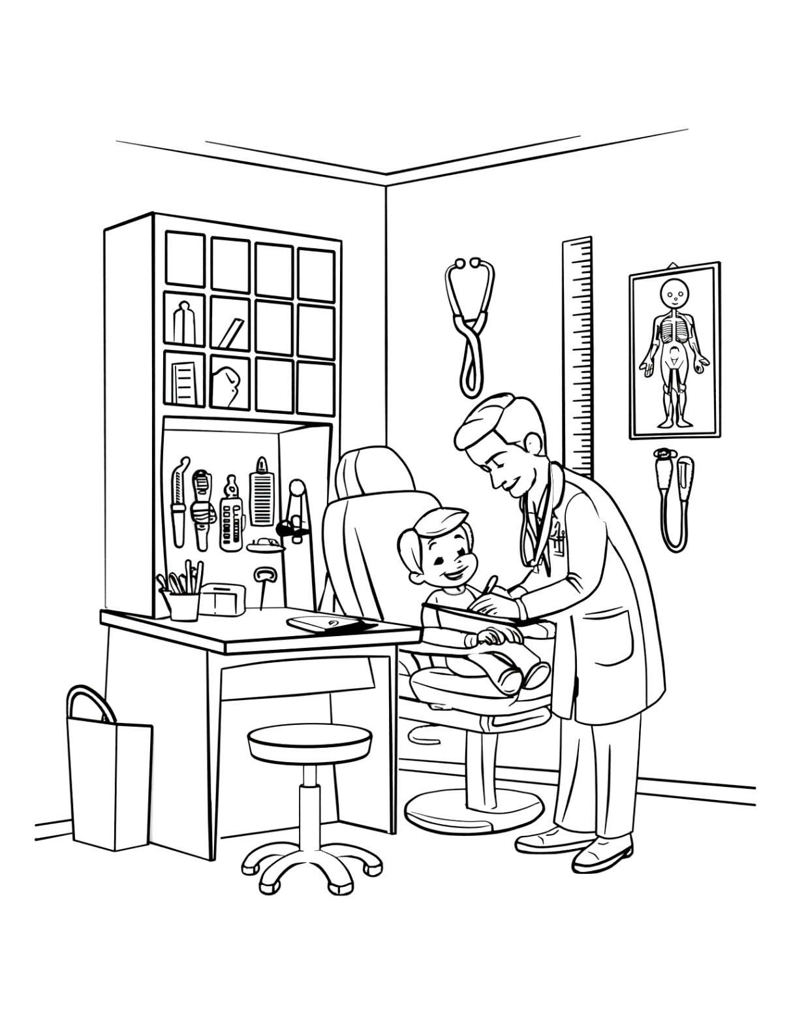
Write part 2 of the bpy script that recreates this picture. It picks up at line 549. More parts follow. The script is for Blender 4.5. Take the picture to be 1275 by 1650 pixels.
# hanging stethoscope on the wall
t = thing('stethoscope', 'stethoscope hung on the right wall with crossed tubing, left of the height ruler', 'stethoscope', P(762, 530, WR(762, 530)))
ws = moved(WR, .03); ws2 = moved(WR, .045)
A = 'S1'
def band(fr, left, right, Y, w=4, H=None, name=None, parent=None, extra=(), lab=None, caps=''):
    """a tube-like strip between two inked edges"""
    l = smooth(parse(fr, left, w)); r = smooth(parse(fr, right, w))
    poly = l + r[::-1]
    pp = Part()
    s = ' '.join(f'!{x:.2f},{y:.2f},0' for x, y, _ in poly[::2])
    pp.puff('N', s, Y, H=H, ink=False, lip=1.0, back=.4)
    fl = const(Y); fl = moved(fl, .003)
    pp.inkp(l, fl); pp.inkp(r, fl)
    for e in extra: pp.ink(fr, e, moved(fl, .006), w)
    if parent is not None: return pp.build(name, parent, lab)
    return pp
band(A, '155,118,1.5 110,140 85,185,2 88,260 110,370,2.5 150,490,4', '165,138,3.5 125,155 110,195,4 125,270 155,370 200,490,3.5', ws, name='ear_tube', parent=t)
band(A, '335,90,2 385,105 425,135,3 437,185,4 425,270 405,370 375,465,5', '340,125,2.5 380,130,3 400,165,3.5 400,220 375,340 340,465,3.5', ws, name='ear_tube', parent=t)
p = Part(); p.puff(A, '190,82,4 162,92 160,120 175,142 205,142 222,115 212,88', moved(WR, .04), back=.5); p.build('ear_tip', t)
p = Part(); p.puff(A, '300,75,4 270,85 268,115 285,135 315,135 330,110 330,80 318,76', moved(WR, .04), back=.5); p.build('ear_tip', t)
band(A, '215,535,3 310,522,3', '225,545,1 305,532,1', moved(WR, .03), name='spring', parent=t)
band(A, '340,470,4 325,510 300,560 272,600,3.5', '383,470,5 375,530,5 350,590 312,650,4', ws, extra=['340,468,3 383,468,3'], name='tube', parent=t)
p = band(A, '145,495,4 150,540 175,595,5 240,650,5 275,730 292,830,5 300,900 298,1000,4 290,1040 275,1042,4 250,1015 243,970,5 255,910 290,800,3',
         '205,495,4 225,560,4.5 275,600 315,650,5 335,750 345,860,5 350,980 335,1050 310,1085 275,1098,5 235,1080 205,1030 198,970,5 215,880 235,760 245,665,3', ws2, H=.012,
         extra=['140,495,4 205,495,3'])
p.build('tube', t)

# otoscope and thermometer pair joined by a cord
t = thing('wall_instrument_set', 'pair of handheld diagnostic instruments joined by a looped cord below the poster', 'medical instrument', P(1086, 810, WR(1086, 810)))
B = 'S3'
p = Part()
l = smooth(parse(B, '205,680,4 235,780 232,900,4.2 230,1100 240,1270 290,1430,4.5 360,1530 430,1560,4.5 510,1530 560,1450 575,1350,5 572,1150 570,1000,4.5 580,920 590,850'))
r = smooth(parse(B, '320,680,4 290,780 284,900,5 280,1100 300,1300,4.5 340,1420 400,1480 440,1485 480,1450,4 505,1350 512,1150,3.5 515,1000 512,930 505,850'))
p.puff('N', ' '.join(f'!{x:.2f},{y:.2f},0' for x, y, _ in (l + r[::-1])), ws, ink=False, lip=1, H=.004)
p.inkp(l, moved(ws, .004)); p.inkp(r, moved(ws, .004))
p.build('cord', t)
p = Part(); p.puff(B, '!170,265,4.5 158,340 175,480 !195,670 !325,670,4.5 355,500 375,360,4 !355,262,4', moved(WR, .04), w=4.5, back=.5); p.build('handle', t)
p = Part(); p.puff(B, '185,130,3.5 130,170 130,205 180,225 !340,225 430,225 445,185 410,145 !345,140', moved(WR, .035), back=.5)
p.puff(B, '265,115,4.5 200,145 190,200 220,245,4 265,250 320,235 350,185 325,135', moved(WR, .05), H=.02)
for st in ('215,170,2 265,135,3 320,180,3', '220,195,4 235,205,4', '258,180,2.5 258,215,2.5', '285,185,5 295,205,4'): p.ink(B, st)
p.build('examination_head', t)
p = Part(); p.puff(B, '!500,840,4.5 475,600 465,420 465,290 500,240,3.5 560,228 620,240 660,290,5 665,420 635,620 !585,840,5', moved(WR, .04), back=.5)
for st in ('485,310,3.5 540,308,4 630,340,1', '508,345,1.5 505,620,2 525,660,2 560,662,2 562,500,3 567,330,3.5', '505,842,3 585,842,3'): p.ink(B, st)
p.build('thermometer', t)
# ================================================================== desk
dA, dL, dR = P(363, 1035, 5.25), P(163, 984, 5.90), P(680, 1013, 5.72)
dB = P(461, 980, 6.37)
desk_plane = plane(dA, dL, dR)
def on_desk(x, y): return desk_plane(x, y)
FP = upright(floor_point(340, 1388), floor_point(635, 1345))      # front frame
t = thing('desk', 'white writing desk with panel sides standing left of the reclining chair', 'desk', Vector((-.5, 5.8, 0)))
p = Part()
a2, l2, r2 = P(363, 1054.5, 5.25), P(163, 1004, 5.90), P(677, 1035, 5.72)
b2 = dB - Vector((0, 0, .05))
p.add([dA, dR, dB, dL, a2, r2, b2, l2], [[0,1,2],[0,2,3],[4,7,6,5],[0,4,5,1],[1,5,6,2],[2,6,7,3],[3,7,4,0]])
p.edges([dA, dR], 5); p.edges([dL, dA], 5); p.edge(dR, dB, 6, 4); p.edge(dL, dB, 3)
p.edge(l2, a2, 5); p.edge(a2, r2, 5); p.edge(dL, l2, 5); p.edge(dA, a2, 5); p.edge(dR, r2, 6)
p.build('desktop', t)
# left side panel
p = Part()
q = [P(334, 1048, 5.33), P(340, 1388, floor_point(340, 1388).y), P(160, 1333, 5.90), P(177, 1002, 5.90)]
th = Vector((.03, .02, 0))
p.add(q + [v + th for v in q], [[0,1,2,3],[7,6,5,4],[0,4,5,1],[1,5,6,2],[2,6,7,3],[3,7,4,0]])
p.edge(q[0], q[1], 4, 6); p.edge(q[1], q[2], 4.5); p.edge(q[2], q[3], 4)
p.build('side_panel', t)
# front frame
p = Part()
pl = parse('N', '336,1050 340,1387 346,1386 351,1250 357,1078 420,1068 500,1061 580,1058 628,1058 630,1200 631,1343 637,1343 638,1200 639,1036')
p.slab([(a[0], a[1]) for a in pl], FP, .022)
p.ink('N', '346,1386,4 351,1250,5 !357,1078,3 420,1068,3.5 500,1061,4 580,1058,4 !628,1058,3 630,1200,5 631,1343,4.5')
p.ink('N', '340,1388,5 346,1386,5'); p.ink('N', '631,1344,4 637,1344,5 638,1200,5 639,1036,5', straight=True); p.ink('N', '334,1050,3.5 336,1200,5 338,1320,6 340,1388,6', lift=.003, straight=True)
p.build('front_frame', t)
FQ = moved(FP, -.10)
p = Part(); p.slab([(350, 1072), (594, 1056), (604, 1108), (350, 1129)], FQ, .02)
p.ink('N', '594,1060,3.5 !604,1108,3 480,1120,4.5 357,1129,3', straight=True)
p.build('apron', t)
MP = upright(floor_point(347, 1353), floor_point(546, 1325))
p = Part(); p.slab([(342, 1060), (530, 1045), (546, 1325), (345, 1353.5)], MP, .015)
p.ink('N', '532,1118,2.5 538,1230,4 546,1325,4.5'); p.ink('N', '349,1352,3.8 546,1324.5,4.5', straight=True, lift=.004)
p.build('modesty_panel', t)
RP = plane(floor_point(546, 1325), floor_point(631, 1344), P(546, 1050, floor_point(546, 1325).y))
p = Part()
q = [floor_point(546, 1325), floor_point(633, 1345), P(634, 1040, floor_point(633, 1345).y), P(532, 1045, floor_point(546, 1325).y)]
th = Vector((.02, .01, 0))
p.add(q + [v + th for v in q], [[0,1,2,3],[7,6,5,4],[0,4,5,1],[1,5,6,2],[2,6,7,3],[3,7,4,0]])
p.edge(q[0] + Vector((0, 0, .004)), q[1] + Vector((0, 0, .004)), 5)
p.build('side_panel', t)

# ================================================================== hutch on the desk
hN, hR_, hL_ = Vector((P(247, 900, 5.72).x, 5.72, 0)), Vector((P(550, 900, 6.275).x, 6.275, 0)), Vector((P(169, 900, 5.90).x, 5.90, 0))
HF = upright(hN, hR_)
back = hL_ - hN
HB = upright(hN + back, hR_ + back, .012)
t = thing('hutch', 'tall white shelf hutch with twelve square openings standing on the desk', 'cabinet', Vector((-.55, 6.1, .79)))
holes_spec = [['357,160 545,178 545,435 357,415', '580,190 765,207 765,465 580,443', '795,217 977,235 977,493 795,472', '1003,243 1180,260 1180,510 1003,490'],
              ['347,455 545,472 545,725 347,706', '577,477 765,493 765,747 574,730', '795,497 975,515 975,770 795,750', '1003,518 1180,535 1180,790 1000,770'],
              ['349,745 545,760 545,1020 347,1003', '577,766 765,783 765,1035 572,1020', '797,778 979,793 979,1050 797,1037', '1000,797 1180,810 1180,1065 997,1050']]
holes = []
for row in holes_spec:
    for h in row: holes.append([(a[0], a[1]) for a in parse('R1', h)])
outer = [(247, 343), (550, 388.5), (549, 560), (547, 760), (538, 957), (538, 988), (513, 986), (528, 922), (528, 813), (534, 684), (400, 675), (264, 671), (261, 760), (264, 860), (272, 990), (247, 996)]
p = Part()
p.slab(outer, HF, .018, holes)
for h in holes:
    pl = [(x, y, 4.6) for x, y in h]
    cyc = pl + [pl[0]]
    for a, b in zip(cyc, cyc[1:]):
        p.inkp([a, tuple((a[i]+b[i])/2 for i in range(3)), b])
p.ink('N', '247,343,3 400,366,5 !550,388.5,4.5 549,560,4.5 547,760,3.5 546,800,3', straight=True)
p.ink('N', '247,343,6 247.5,660,5 247.5,996,6', straight=True)
p.ink('R2', '120,1165,4 95,800,5 80,400,4.5 !95,45,4 600,65,4.5 !1172,98,6 1155,400,4.5 1145,620,3')
p.ink('R2', '1150,1045,4 1090,1290,5', straight=True); p.ink('R2', '1190,1185,4 1187,1300,4', straight=True)
p.ink('R2', '30,1352,3.5 150,1327,3', straight=True)
p.build('front_frame', t)
p = Part()   # left side
q = [P(247, 343, 5.72), P(247, 996, 5.72), P(172, 984, 5.90), P(169, 371, 5.90)]
s_ = Vector((.02, .018, 0))
p.add(q + [v + s_ for v in q], [[3,2,1,0],[4,5,6,7],[0,1,5,4],[1,2,6,5],[2,3,7,6],[3,0,4,7]])
p.edge(q[3], q[0], 5, 6); p.edge(P(172, 979, 5.90), q[3], 5.5); p.edge(q[2], q[1], 4, 5)
p.build('side_panel', t)
p = Part()   # right side
zt = P(247, 343, 5.72).z
rz = P(550, 388.5, 6.275).z
q = [Vector((hR_.x, hR_.y, .80)), Vector((hR_.x, hR_.y, rz)), Vector((*(hR_ + back).to_2d(), rz)), Vector((*(hR_ + back).to_2d(), .80))]
s_ = Vector((-.02, -.01, 0))
p.add(q + [v + s_ for v in q], [[3,2,1,0],[4,5,6,7],[0,1,5,4],[1,2,6,5],[2,3,7,6],[3,0,4,7]])
p.build('side_panel', t)
p = Part()   # top and back
q = [P(247, 343, 5.72), P(550, 388.5, 6.275), Vector((*(hR_ + back).to_2d(), rz)), P(169, 371, 5.90)]
p.add(q + [v - Vector((0, 0, .02)) for v in q], [[0,1,2,3],[7,6,5,4],[0,4,5,1],[1,5,6,2],[2,6,7,3],[3,7,4,0]])
p.build('top_panel', t)
p = Part()
bl, br = hN + back, hR_ + back
q = [Vector((bl.x, bl.y, .81)), Vector((br.x, br.y, .80)), Vector((br.x, br.y, rz)), Vector((bl.x, bl.y, zt - .03))]
s_ = HB.n * .012
p.add(q + [v + s_ for v in q], [[0,1,2,3],[7,6,5,4],[0,4,5,1],[1,5,6,2],[2,6,7,3],[3,7,4,0]])
hb = moved(HB, .004)
p.ink('R2', '100,130,1.5 400,136,2.5 700,145,3 830,152,2', hb)
p.ink('R2', '620,1283,4 740,1290,4 862,1300,4.5', moved(hb, .03))
p.build('back_panel', t)
# niche lining
cBR = P(449.5, 698, hb(449.5, 698))
p = Part()
q = [P(534, 686, HF(534, 686)) , cBR, P(461, 985, hb(461, 985)), P(511, 987, HF(511, 987))]
s_ = Vector((.02, .01, 0))
p.add(q + [v + s_ for v in q], [[0,1,2,3],[7,6,5,4],[0,4,5,1],[1,5,6,2],[2,6,7,3],[3,7,4,0]])
p.edge(P(461, 980.5, hb(461, 985) - .01), P(511, 987.5, HF(511, 987) - .01), 4, 5)
p.edge(cBR, P(452, 835, hb(452, 835)), 2.5, 4); p.edge(P(452, 835, hb(452, 835)), P(461, 982, hb(461, 982)), 4, 5)
p.build('niche_side', t)
p = Part()
q = [P(263, 672, HF(263, 672)), P(534, 685, HF(534, 685)), cBR, P(263, 690, hb(263, 690))]
p.add(q + [v + Vector((0, 0, .015)) for v in q], [[3,2,1,0],[4,5,6,7],[0,1,5,4],[1,2,6,5],[2,3,7,6],[3,0,4,7]])
p.edge(cBR + Vector((0,-.01,0)), P(500, 686.5, HF(500, 688) - .01), 2, 4); p.edge(P(500, 686.5, HF(500, 688) - .01), P(533, 684, HF(533, 684) - .01), 4, 5)
p.build('niche_top', t)
p = Part()   # board closing the pigeonholes behind, added shallow so their insides stay bright
HC = upright(hN + back * .40, hR_ + back * .40)
f0, f1 = back * .38, back * .42
q = [P(250, 350, HF(250, 350)), P(547, 393, HF(547, 393)), P(547, 672, HF(547, 672)), P(250, 664, HF(250, 664))]
p.add([v + f0 for v in q] + [v + f1 for v in q], [[0,1,2,3],[7,6,5,4],[0,4,5,1],[1,5,6,2],[2,6,7,3],[3,7,4,0]])
p.build('pigeonhole_back', t)
# shelves and dividers of the pigeonholes
for x in ((334.5, 336.0), (407.5, 407.5), (475.5, 475.5)):
    p = Part(); xc = x[0]
    a = P(xc, 385, HF(xc, 385)); b = P(xc, 662, HF(xc, 662))
    w = (hR_ - hN).normalized() * .008
    q = [a - w, a + w, b + w, b - w]; q = [v + back * .08 for v in q]
    p.add(q + [v + back * .30 for v in q], [[0,1,2,3],[7,6,5,4],[0,4,5,1],[1,5,6,2],[2,6,7,3],[3,7,4,0]])
    p.build('divider', t)
for ya, yb in ((464.5, 489.5), (561, 581)):
    p = Part()
    a = P(262, ya, HF(262, ya)); b = P(540, yb, HF(540, yb)); u_ = Vector((0, 0, .006))
    q = [a - u_, b - u_, b + u_, a + u_]; q = [v + back * .08 for v in q]
    p.add(q + [v + back * .30 for v in q], [[0,1,2,3],[7,6,5,4],[0,4,5,1],[1,5,6,2],[2,6,7,3],[3,7,4,0]])
    p.build('shelf', t)

# ---- things inside the pigeonholes
HI = moved(HF, -.045)
p = Part(); p.puff('R1', '!397,733,0 !399,562,3.5 408,552,3.5 !435,540,3.5 425,522,3.5 445,505,4 467,522,3.5 !460,543,3 478,548,3 !490,560,3 !494,620,3 !497,735,3', HI, H=.02, D=8)
p.ink('R1', '443,545,3.5 441,730,3.5')
tag(p.build('bottle'), 'rounded bottle with knob stopper in the second-row leftmost hutch opening', 'bottle')
p = Part(); p.slab([(a[0], a[1]) for a in parse('R1', '592,760 697,590 735,598 637,762')], HI, .03)
p.ink('R1', '595,757,1.5 !697,590,3.5 !735,598,4 637,760,4', straight=True)
tag(p.build('leaning_book'), 'thin book leaning diagonally in a second-row opening of the hutch', 'book')
p = Part(); p.slab([(a[0], a[1]) for a in parse('R1', '386,1033 388,810 492,802 505,1036')], HI, .03)
p.ink('R1', '388,1030,2.5 388,810,2.5 !492,802,2.5 505,1035,3.5', straight=True); p.ink('R1', '403,818,1.5 409,1030,2')
for y in (840, 879, 924, 972): p.ink('R1', f'417,{y},2.4 476,{y-1},2.4')
tag(p.build('notebook'), 'upright notebook with four ruled lines in the bottom-left hutch opening', 'notebook')
p = Part(); p.puff('R1', '!583,862,4 600,858 625,838 655,828,4 690,848 714,885,4 705,912 !692,922,3.5 704,940,3.5 690,970 665,1008,2 !648,1050,0 !583,1048,0', HI, H=.02, D=12)
p.ink('R1', '650,853,1.5 668,885,3 680,900,3.5 692,893,2'); p.ink('R1', '681,938,2.5 688,943,2')
tag(p.build('anatomical_head_model'), 'rounded head model seen in profile inside a bottom-row hutch opening', 'model')

# ---- tools hung on the niche wall
NB = moved(HB, .03)
p = Part(); p.puff('T4', '!170,860,4 165,640 165,470 185,370,4 235,310 290,280,3.5 !318,255,3.5 298,230 310,190,4 365,155,4 405,170 412,215,4.5 370,300 !310,385,4.5 316,620,4.5 !325,860,4.5', NB, H=.015)
for y0 in range(380, 830, 42):
    p.ink('T4', f'222,{y0},2.2 245,{y0+8},2 268,{y0+28},2.2')
    p.ink('T4', f'225,{y0+2},2 228,{y0+26},1.6')
t = thing('hooked_probe', 'slim hooked dental tool with marked shaft, leftmost on the niche wall', 'medical tool', P(288, 810, 6.0))
p.build('shaft', t)
p = Part(); p.puff('T4', '!160,965,4 185,1200,4 212,1450,4.5 235,1475 295,1475 318,1440,4.5 330,1200,4 !335,960,4', NB, H=.016); p.build('handle', t)
p = Part(); p.puff('T4', '!155,855,5 !160,945,4 !345,945,4 352,900,4 330,855,5', moved(NB, .004), H=.018); p.build('collar', t)

t = thing('ribbed_tool', 'stubby ribbed tool with a bulging wrapped grip, second from left in niche', 'medical tool', P(326, 820, 6.0))
p = Part(); p.puff('T4', '!525,815,4.5 500,650,4 475,520,4.5 480,430 520,370,4 580,352,4 650,365 680,405,3.5 725,410,3.5 735,520,3.5 730,650 !700,815,4', NB, H=.016)
for st in ('540,390,2 580,360 640,400,2.5', '505,412,3 650,412,3.5', '515,440,3 655,440,2.5', '540,482,2.5 650,482,2.5', '540,522,2.5 655,522,2', '530,578,3 665,575,2.5', '530,622,3 670,625,3.5 688,600,3 665,440,3', '525,480,2 545,570,2', '545,690,2 560,665,2 655,660,2 650,690,3 560,693,2', '490,480,3 530,450,3'): p.ink('T4', st)
p.build('ribbed_head', t)
p = Part(); p.puff('T4', '!505,1130,4 530,1320,4 555,1510,4.5 580,1530 650,1530 670,1500,4 670,1300,4 700,1200,4 !695,1130,4', NB, H=.016)
p.blob('T4', '555,1160 645,1165 635,1190 580,1195'); p.ink('T4', '540,1210,2.5 595,1228,3 650,1210,2')
p.build('handle', t)
p = Part(); p.puff('T4', '!715,835,3.5 750,880 790,980,4 805,1070 780,1110,4 !700,1125,4', moved(NB, .002), H=.012)
p.ink('T4', '735,935,3 765,965,4'); p.ink('T4', '715,1022,3 790,1025,2'); p.ink('T4', '730,1075,3 760,1065,3'); p.ink('T4', '715,940,2 770,935,2')
p.build('knob', t)
p = Part(); p.puff('T4', '!500,822,5 450,880,5 455,980 480,1080,5 540,1115,3 620,1125,3 !700,1120,4 !700,822,4.5', moved(NB, .006), H=.02)
for st in ('470,950,4 700,935,3.5', '475,1015,4 580,1015,3 690,985,2.5', '510,1062,2 590,1072,2.5 685,1040,2', '700,830,3.5 698,1120,3.5'): p.ink('T4', st)
p.build('wrap', t)

t = thing('dropper_bottle', 'squeeze bottle with pointed nozzle and printed columns hung inside the niche', 'bottle', P(373, 830, 6.0))
p = Part(); p.puff('T5', '!120,745,4 105,800,4 105,1200 112,1490,4 180,1530,4.5 265,1535,4.5 360,1525 412,1490,4 412,1250,4 !410,1030,3 !425,990,4 420,850 410,760,4 375,735,4 !300,740,3', NB, H=.025, D=12)
for st in ('125,745,2.5 225,742,3.5',): p.ink('T5', st)
# the printed blocks
y = 860
for (h, n) in ((60, 1), (70, 1), (55, 1), (60, 1), (60, 1), (60, 1)): pass
def box_marks(x0, x1, rows):
    for a, b in rows:
        p.ink('T5', f'{x0},{a},2.6 {x1},{a+2},2.6 ', straight=True); p.ink('T5', f'{x0},{b},2.6 {x1},{b},2.4', straight=True)
        p.ink('T5', f'{x0+4},{a},2.6 {x0+4},{b},2.6', straight=True); p.ink('T5', f'{x1-4},{a},2.6 {x1-4},{b},2.4', straight=True)
box_marks(148, 236, [(862, 915), (952, 1010), (1058, 1095), (1135, 1175), (1205, 1240), (1280, 1320), (1385, 1415)])
p.ink('T5', '152,1240,2.2 235,1215,2.4'); p.ink('T5', '155,1340,2.6 235,1340,2.6')
p.ink('T5', '300,965,2.6 300,860,3 380,860,3 388,900,2.6 305,915,2.4'); p.ink('T5', '300,965,2 310,985,2.6 362,985,2.6')
p.ink('T5', '300,1000,2.6 300,1040,2.4'); p.ink('T5', '304,1050,2.6 304,1390,3', straight=True); p.ink('T5', '370,1050,2.6 370,1390,2.6', straight=True)
for y in (1058, 1105, 1125, 1165, 1215, 1262, 1300, 1335): p.ink('T5', f'304,{y},2.2 370,{y+ (8 if y>1250 else 0)},2.2')
p.blob('T5', '300,1360 375,1345 370,1400 330,1410 300,1400')
p.build('body', t)
p = Part(); p.puff('T5', '!210,700,4 170,640,5 170,580,4.5 225,500,4 210,440,4 230,395,4 262,388,4 310,400 315,440 305,490,4 355,590,4.5 355,650,4.5 !355,735,4 !180,740,2', moved(NB, .003), H=.02)
p.ink('T5', '235,570,3 300,575,3 298,630,3.5 265,625,3 235,575,3'); p.ink('T5', '290,685,4 330,690,3'); p.ink('T5', '215,685,2.5 240,685,3'); p.ink('T5', '295,735,3 340,740,2')
p.build('nozzle', t)
p = Part(); p.puff('T5', '!425,995,3 !465,995,3.5 470,1100,2.5 460,1180 !430,1245,2.5 !428,1120,1', NB, H=.01); p.build('clip', t)

t = thing('comb_brush', 'rectangular brush with rows of dark horizontal bars hung high inside the niche', 'brush', P(422, 790, 6.1))
p = Part(); p.puff('T5', '!550,370,4 555,600 548,850,4 !572,1140,4 720,1150,3.5 !890,1140,4 905,850,4 905,600 !900,370,4.5 820,350,3 720,370,3 640,350,3', NB, H=.015, D=6)
for i, y in enumerate((415, 452, 504, 555, 604, 657, 711, 767, 822, 874, 930, 985, 1033, 1083)):
    p.ink('T5', f'{618 + (6 if i > 10 else 0)},{y},{1.8 if i < 2 else 3.0} {853 - (10 if i > 6 else 0)},{y},{1.8 if i < 2 else 3.0}', straight=True)
p.build('bar_panel', t)
p = Part(); p.puff('T5', '!655,335,3.5 665,230,4 685,150,4 720,112,4 760,130 790,220,4 !805,350,4.5', moved(NB, .002), H=.012)
p.ink('T5', '722,185,4.5 722,270,4.5'); p.ink('T5', '690,298,2.5 765,303,2.5')
p.build('hanging_loop', t)

t = thing('instrument_dish', 'shallow boat-shaped dish with small rounded pieces on the niche back wall', 'dish', P(430, 880, 6.1))
Yd = const(6.14)
p = Part(); p.puff('T5', '500,1490,4 520,1445,2.5 640,1440,2.5 850,1445,2 980,1465 1085,1500,4 1000,1535,4.5 850,1555,4.5 650,1545,4.5 540,1525,4.5', Yd, H=.03)
p.blob('T5', '540,1518 700,1528 900,1525 1040,1512 900,1562 700,1562 600,1550')
p.ink('T5', '605,1370,4 600,1430,3'); p.ink('T5', '870,1425,2 1050,1485,2')
p.build('dish', t)
p = Part(); p.puff('T5', '!665,1440,3 685,1365,3 740,1348,2.5 810,1355,3 !855,1440,3', moved(Yd, -.005), H=.02); p.build('domed_lid', t)
p = Part(); p.puff('T5', '!830,1355,2 880,1360 !930,1375,3 !1000,1450,2 !860,1430,2', moved(Yd, -.01), H=.01); p.ink('T5', '930,1370,3 945,1410,2.5'); p.ink('T5', '870,1430,2 885,1380,2')
p.build('small_piece', t)

# balance
t = thing('hanging_scale', 'hanging ring scale with a black bowl at the right side of the niche', 'scale', P(478, 985, on_desk(478, 985)))
Yb = const(6.12)
p = Part(); p.puff('T6', '540,92,4 480,120 465,180,3.5 480,240,4 540,268,4 600,250,3.5 627,190,4 600,120', Yb)
p.blob('T6', '472,225 500,245 560,262 620,220 600,262 545,280 495,270'); p.build('ring', t)
p = Part(); p.ink('T6', '475,235,3.5 428,540,4', Yb); p.build('rod', t)
p = Part(); p.ink('T6', '588,270,3 588,480,3 585,620,3', Yb); p.ink('T6', '590,550,1.5 635,562,1', Yb); p.build('rod', t)
p = Part(); p.ink('T6', '635,190,3.5 685,600,4.5 745,1550,5', Yb, straight=True); p.build('pole', t)
p = Part(); p.blob('T6', '!355,585 325,592 302,620 305,660 325,700 !362,728 !480,712 !520,705 !590,715 !692,690 !690,640 !640,632 !585,622 !515,655 480,620 !437,600', Yb, 0)
p.ink('T6', '320,600,3 370,560,4 435,545,3.5 480,600,4 510,690,3', moved(Yb, .004)); p.ink('T6', '437,560,1.5 437,610,1.5', moved(Yb, .004)); p.build('bowl', t)
p = Part(); p.puff('T6', '!505,610,3 485,550,4 490,505,4 540,490,4 575,510 580,560,3 !575,615,3', moved(Yb, .012)); p.build('handle', t)
p = Part(); p.puff('T6', '!500,720,4 500,780,4 545,790,4 585,780,4 !590,725,4', moved(Yb, .012)); p.build('weight', t)

# loop-headed stand on the desk
t = thing('loop_stand', 'small oval-headed stand on a thin stem at the back of the desk', 'stand', P(421, 980, 6.2))
p = Part(); p.puff('T6', '190,1062,3 90,1090,3 70,1150,3 100,1212,3.5 150,1212,3 200,1195,3.5 290,1215,4 312,1160,3.5 290,1090', 6.2, H=.01)
p.ink('T6', '122,1175,4 110,1130,4 190,1108,4.5 270,1130,4.5 272,1165,4 240,1178,2'); p.build('head', t)
p = Part(); p.ink('T6', '180,1212,5 140,1540,2.5', 6.21); p.build('stem', t)
# ================================================================== on the desk
def lathe(p, c, prof, n=40, M=None, mat=0, close=True):
    M = M or Matrix.Identity(3)
    vs, fs = [], []
    for r, z in prof:
        for k in range(n):
            a = 2*math.pi*k/n
            vs.append(c + M @ Vector((r*math.cos(a), r*math.sin(a), z)))
    for i in range(len(prof)-1):
        for k in range(n): fs.append([i*n+k, i*n+(k+1) % n, (i+1)*n+(k+1) % n, (i+1)*n+k])
    if close:
        fs.append(list(range(n))[::-1]); fs.append([(len(prof)-1)*n + k for k in range(n)])
    p.add(vs, fs, mat)
def ring(p, c, r, z, w, M=None, a0=0, a1=360, n=60):
    M = M or Matrix.Identity(3)
    pts = []
    for k in range(n+1):
        a = math.radians(a0 + (a1-a0)*k/n)
        pts.append(c + M @ Vector((r*math.cos(a), r*math.sin(a), z)))
    p.tube(pts, [(w + KW)/2 * q.y/FOC for q in pts])
def sides(p, c, r0, z0, r1, z1, w, M=None, w1=None):
    M = M or Matrix.Identity(3)
    for s in (-1, 1):
        p.edge(c + M @ Vector((s*r0, 0, z0)), c + M @ Vector((s*r1, 0, z1)), w, w1)

yc = on_desk(296, 998)
c = P(297, 1000, yc)
px = yc / FOC
t = thing('pencil_cup', 'tapered white cup filled with sticks, standing on the desk by the hutch', 'cup', c)
p = Part()
hz = (1000 - 957) * px
lathe(p, c, [(19*px, 0), (23.5*px, hz), (22*px, hz), (18*px, .01)], close=True)
ring(p, c, 19*px, 0, 5); ring(p, c, 23.5*px, hz, 3.5); sides(p, c, 19.5*px, 0, 23.5*px, hz, 5)
p.build('cup_body', t)
def stick(name, lab, st, Y, inks=(), cat='pencil', H=None, dark=()):
    p = Part(); p.puff('T7', st, Y, H=H, lip=1)
    for q in inks: p.ink('T7', q)
    for q in dark: p.blob('T7', q)
    return tag(p.build(name), lab, cat, 'sticks and tools standing in the pencil cup' if cat == 'pencil' else None)
yb = yc
stick('wooden_stick', 'tall upright stick with rounded top in the pencil cup', '!460,500,3.5 462,400,3.5 462,250 450,170 !452,110,4 475,98,4 !500,110,4 500,250,4 510,400,3 !522,500,2.5', yb - .005)
stick('wooden_stick', 'tall stick leaning right, rightmost in the pencil cup', '!555,500,3 575,380,3 590,240,3.5 !602,130,4 625,115,4 !650,130,4 640,260,4.5 625,370,4.5 !602,500,4', yb - .005)
stick('marker', 'thick rounded marker leaning left in the pencil cup', '!325,500,2 275,400,3 255,330 255,270,3 285,252,3.5 315,275,3 360,370,2.5 !408,500,3', yb, ['265,280,3.5 330,400,2.5 380,495,2', '275,275,2 300,300,2 345,400,1'])
stick('pencil', 'square-ended pencil behind the tall stick in the pencil cup', '!445,500,3 400,400,2.5 !365,300,3 !405,268,3.5 !440,300,3 450,400,1 !460,500,1', yb + .01, ['395,290,2 430,305,2.5'])
stick('hooked_pick', 'small hooked tool between the two tall sticks in the cup', '!525,500,2 520,380,2 520,290,2.5 !530,220,2 560,215,0 !562,310,1 560,400,1 !560,500,1', yb + .012, ['512,195,2.5 540,185,3.5 565,215,3.5', '520,290,2 555,295,4 562,320,4', '525,230,1.5 550,205,2'])
stick('spoon', 'small spoon-like handle poking out left of the pencil cup', '!215,470,2 200,400,2.5 165,295,3.5 130,272,4 100,305,4.5 130,350,4 !165,390,3.5 !175,430,3 !180,470,1', moved(HF, .02), cat='spoon', H=.006)
p = Part(); p.puff('T7', '!125,460,4.5 !180,425,3 !215,462,3 !270,470,2.5 !285,780,0 !255,690,5 !205,570,5 !165,490,4.5', moved(HF, .035), H=.01, back=.3)
p.ink('T7', '140,462,2.5 270,470,2.5')
tag(p.build('pouring_beaker'), 'small spouted beaker half hidden behind the pencil cup', 'beaker')

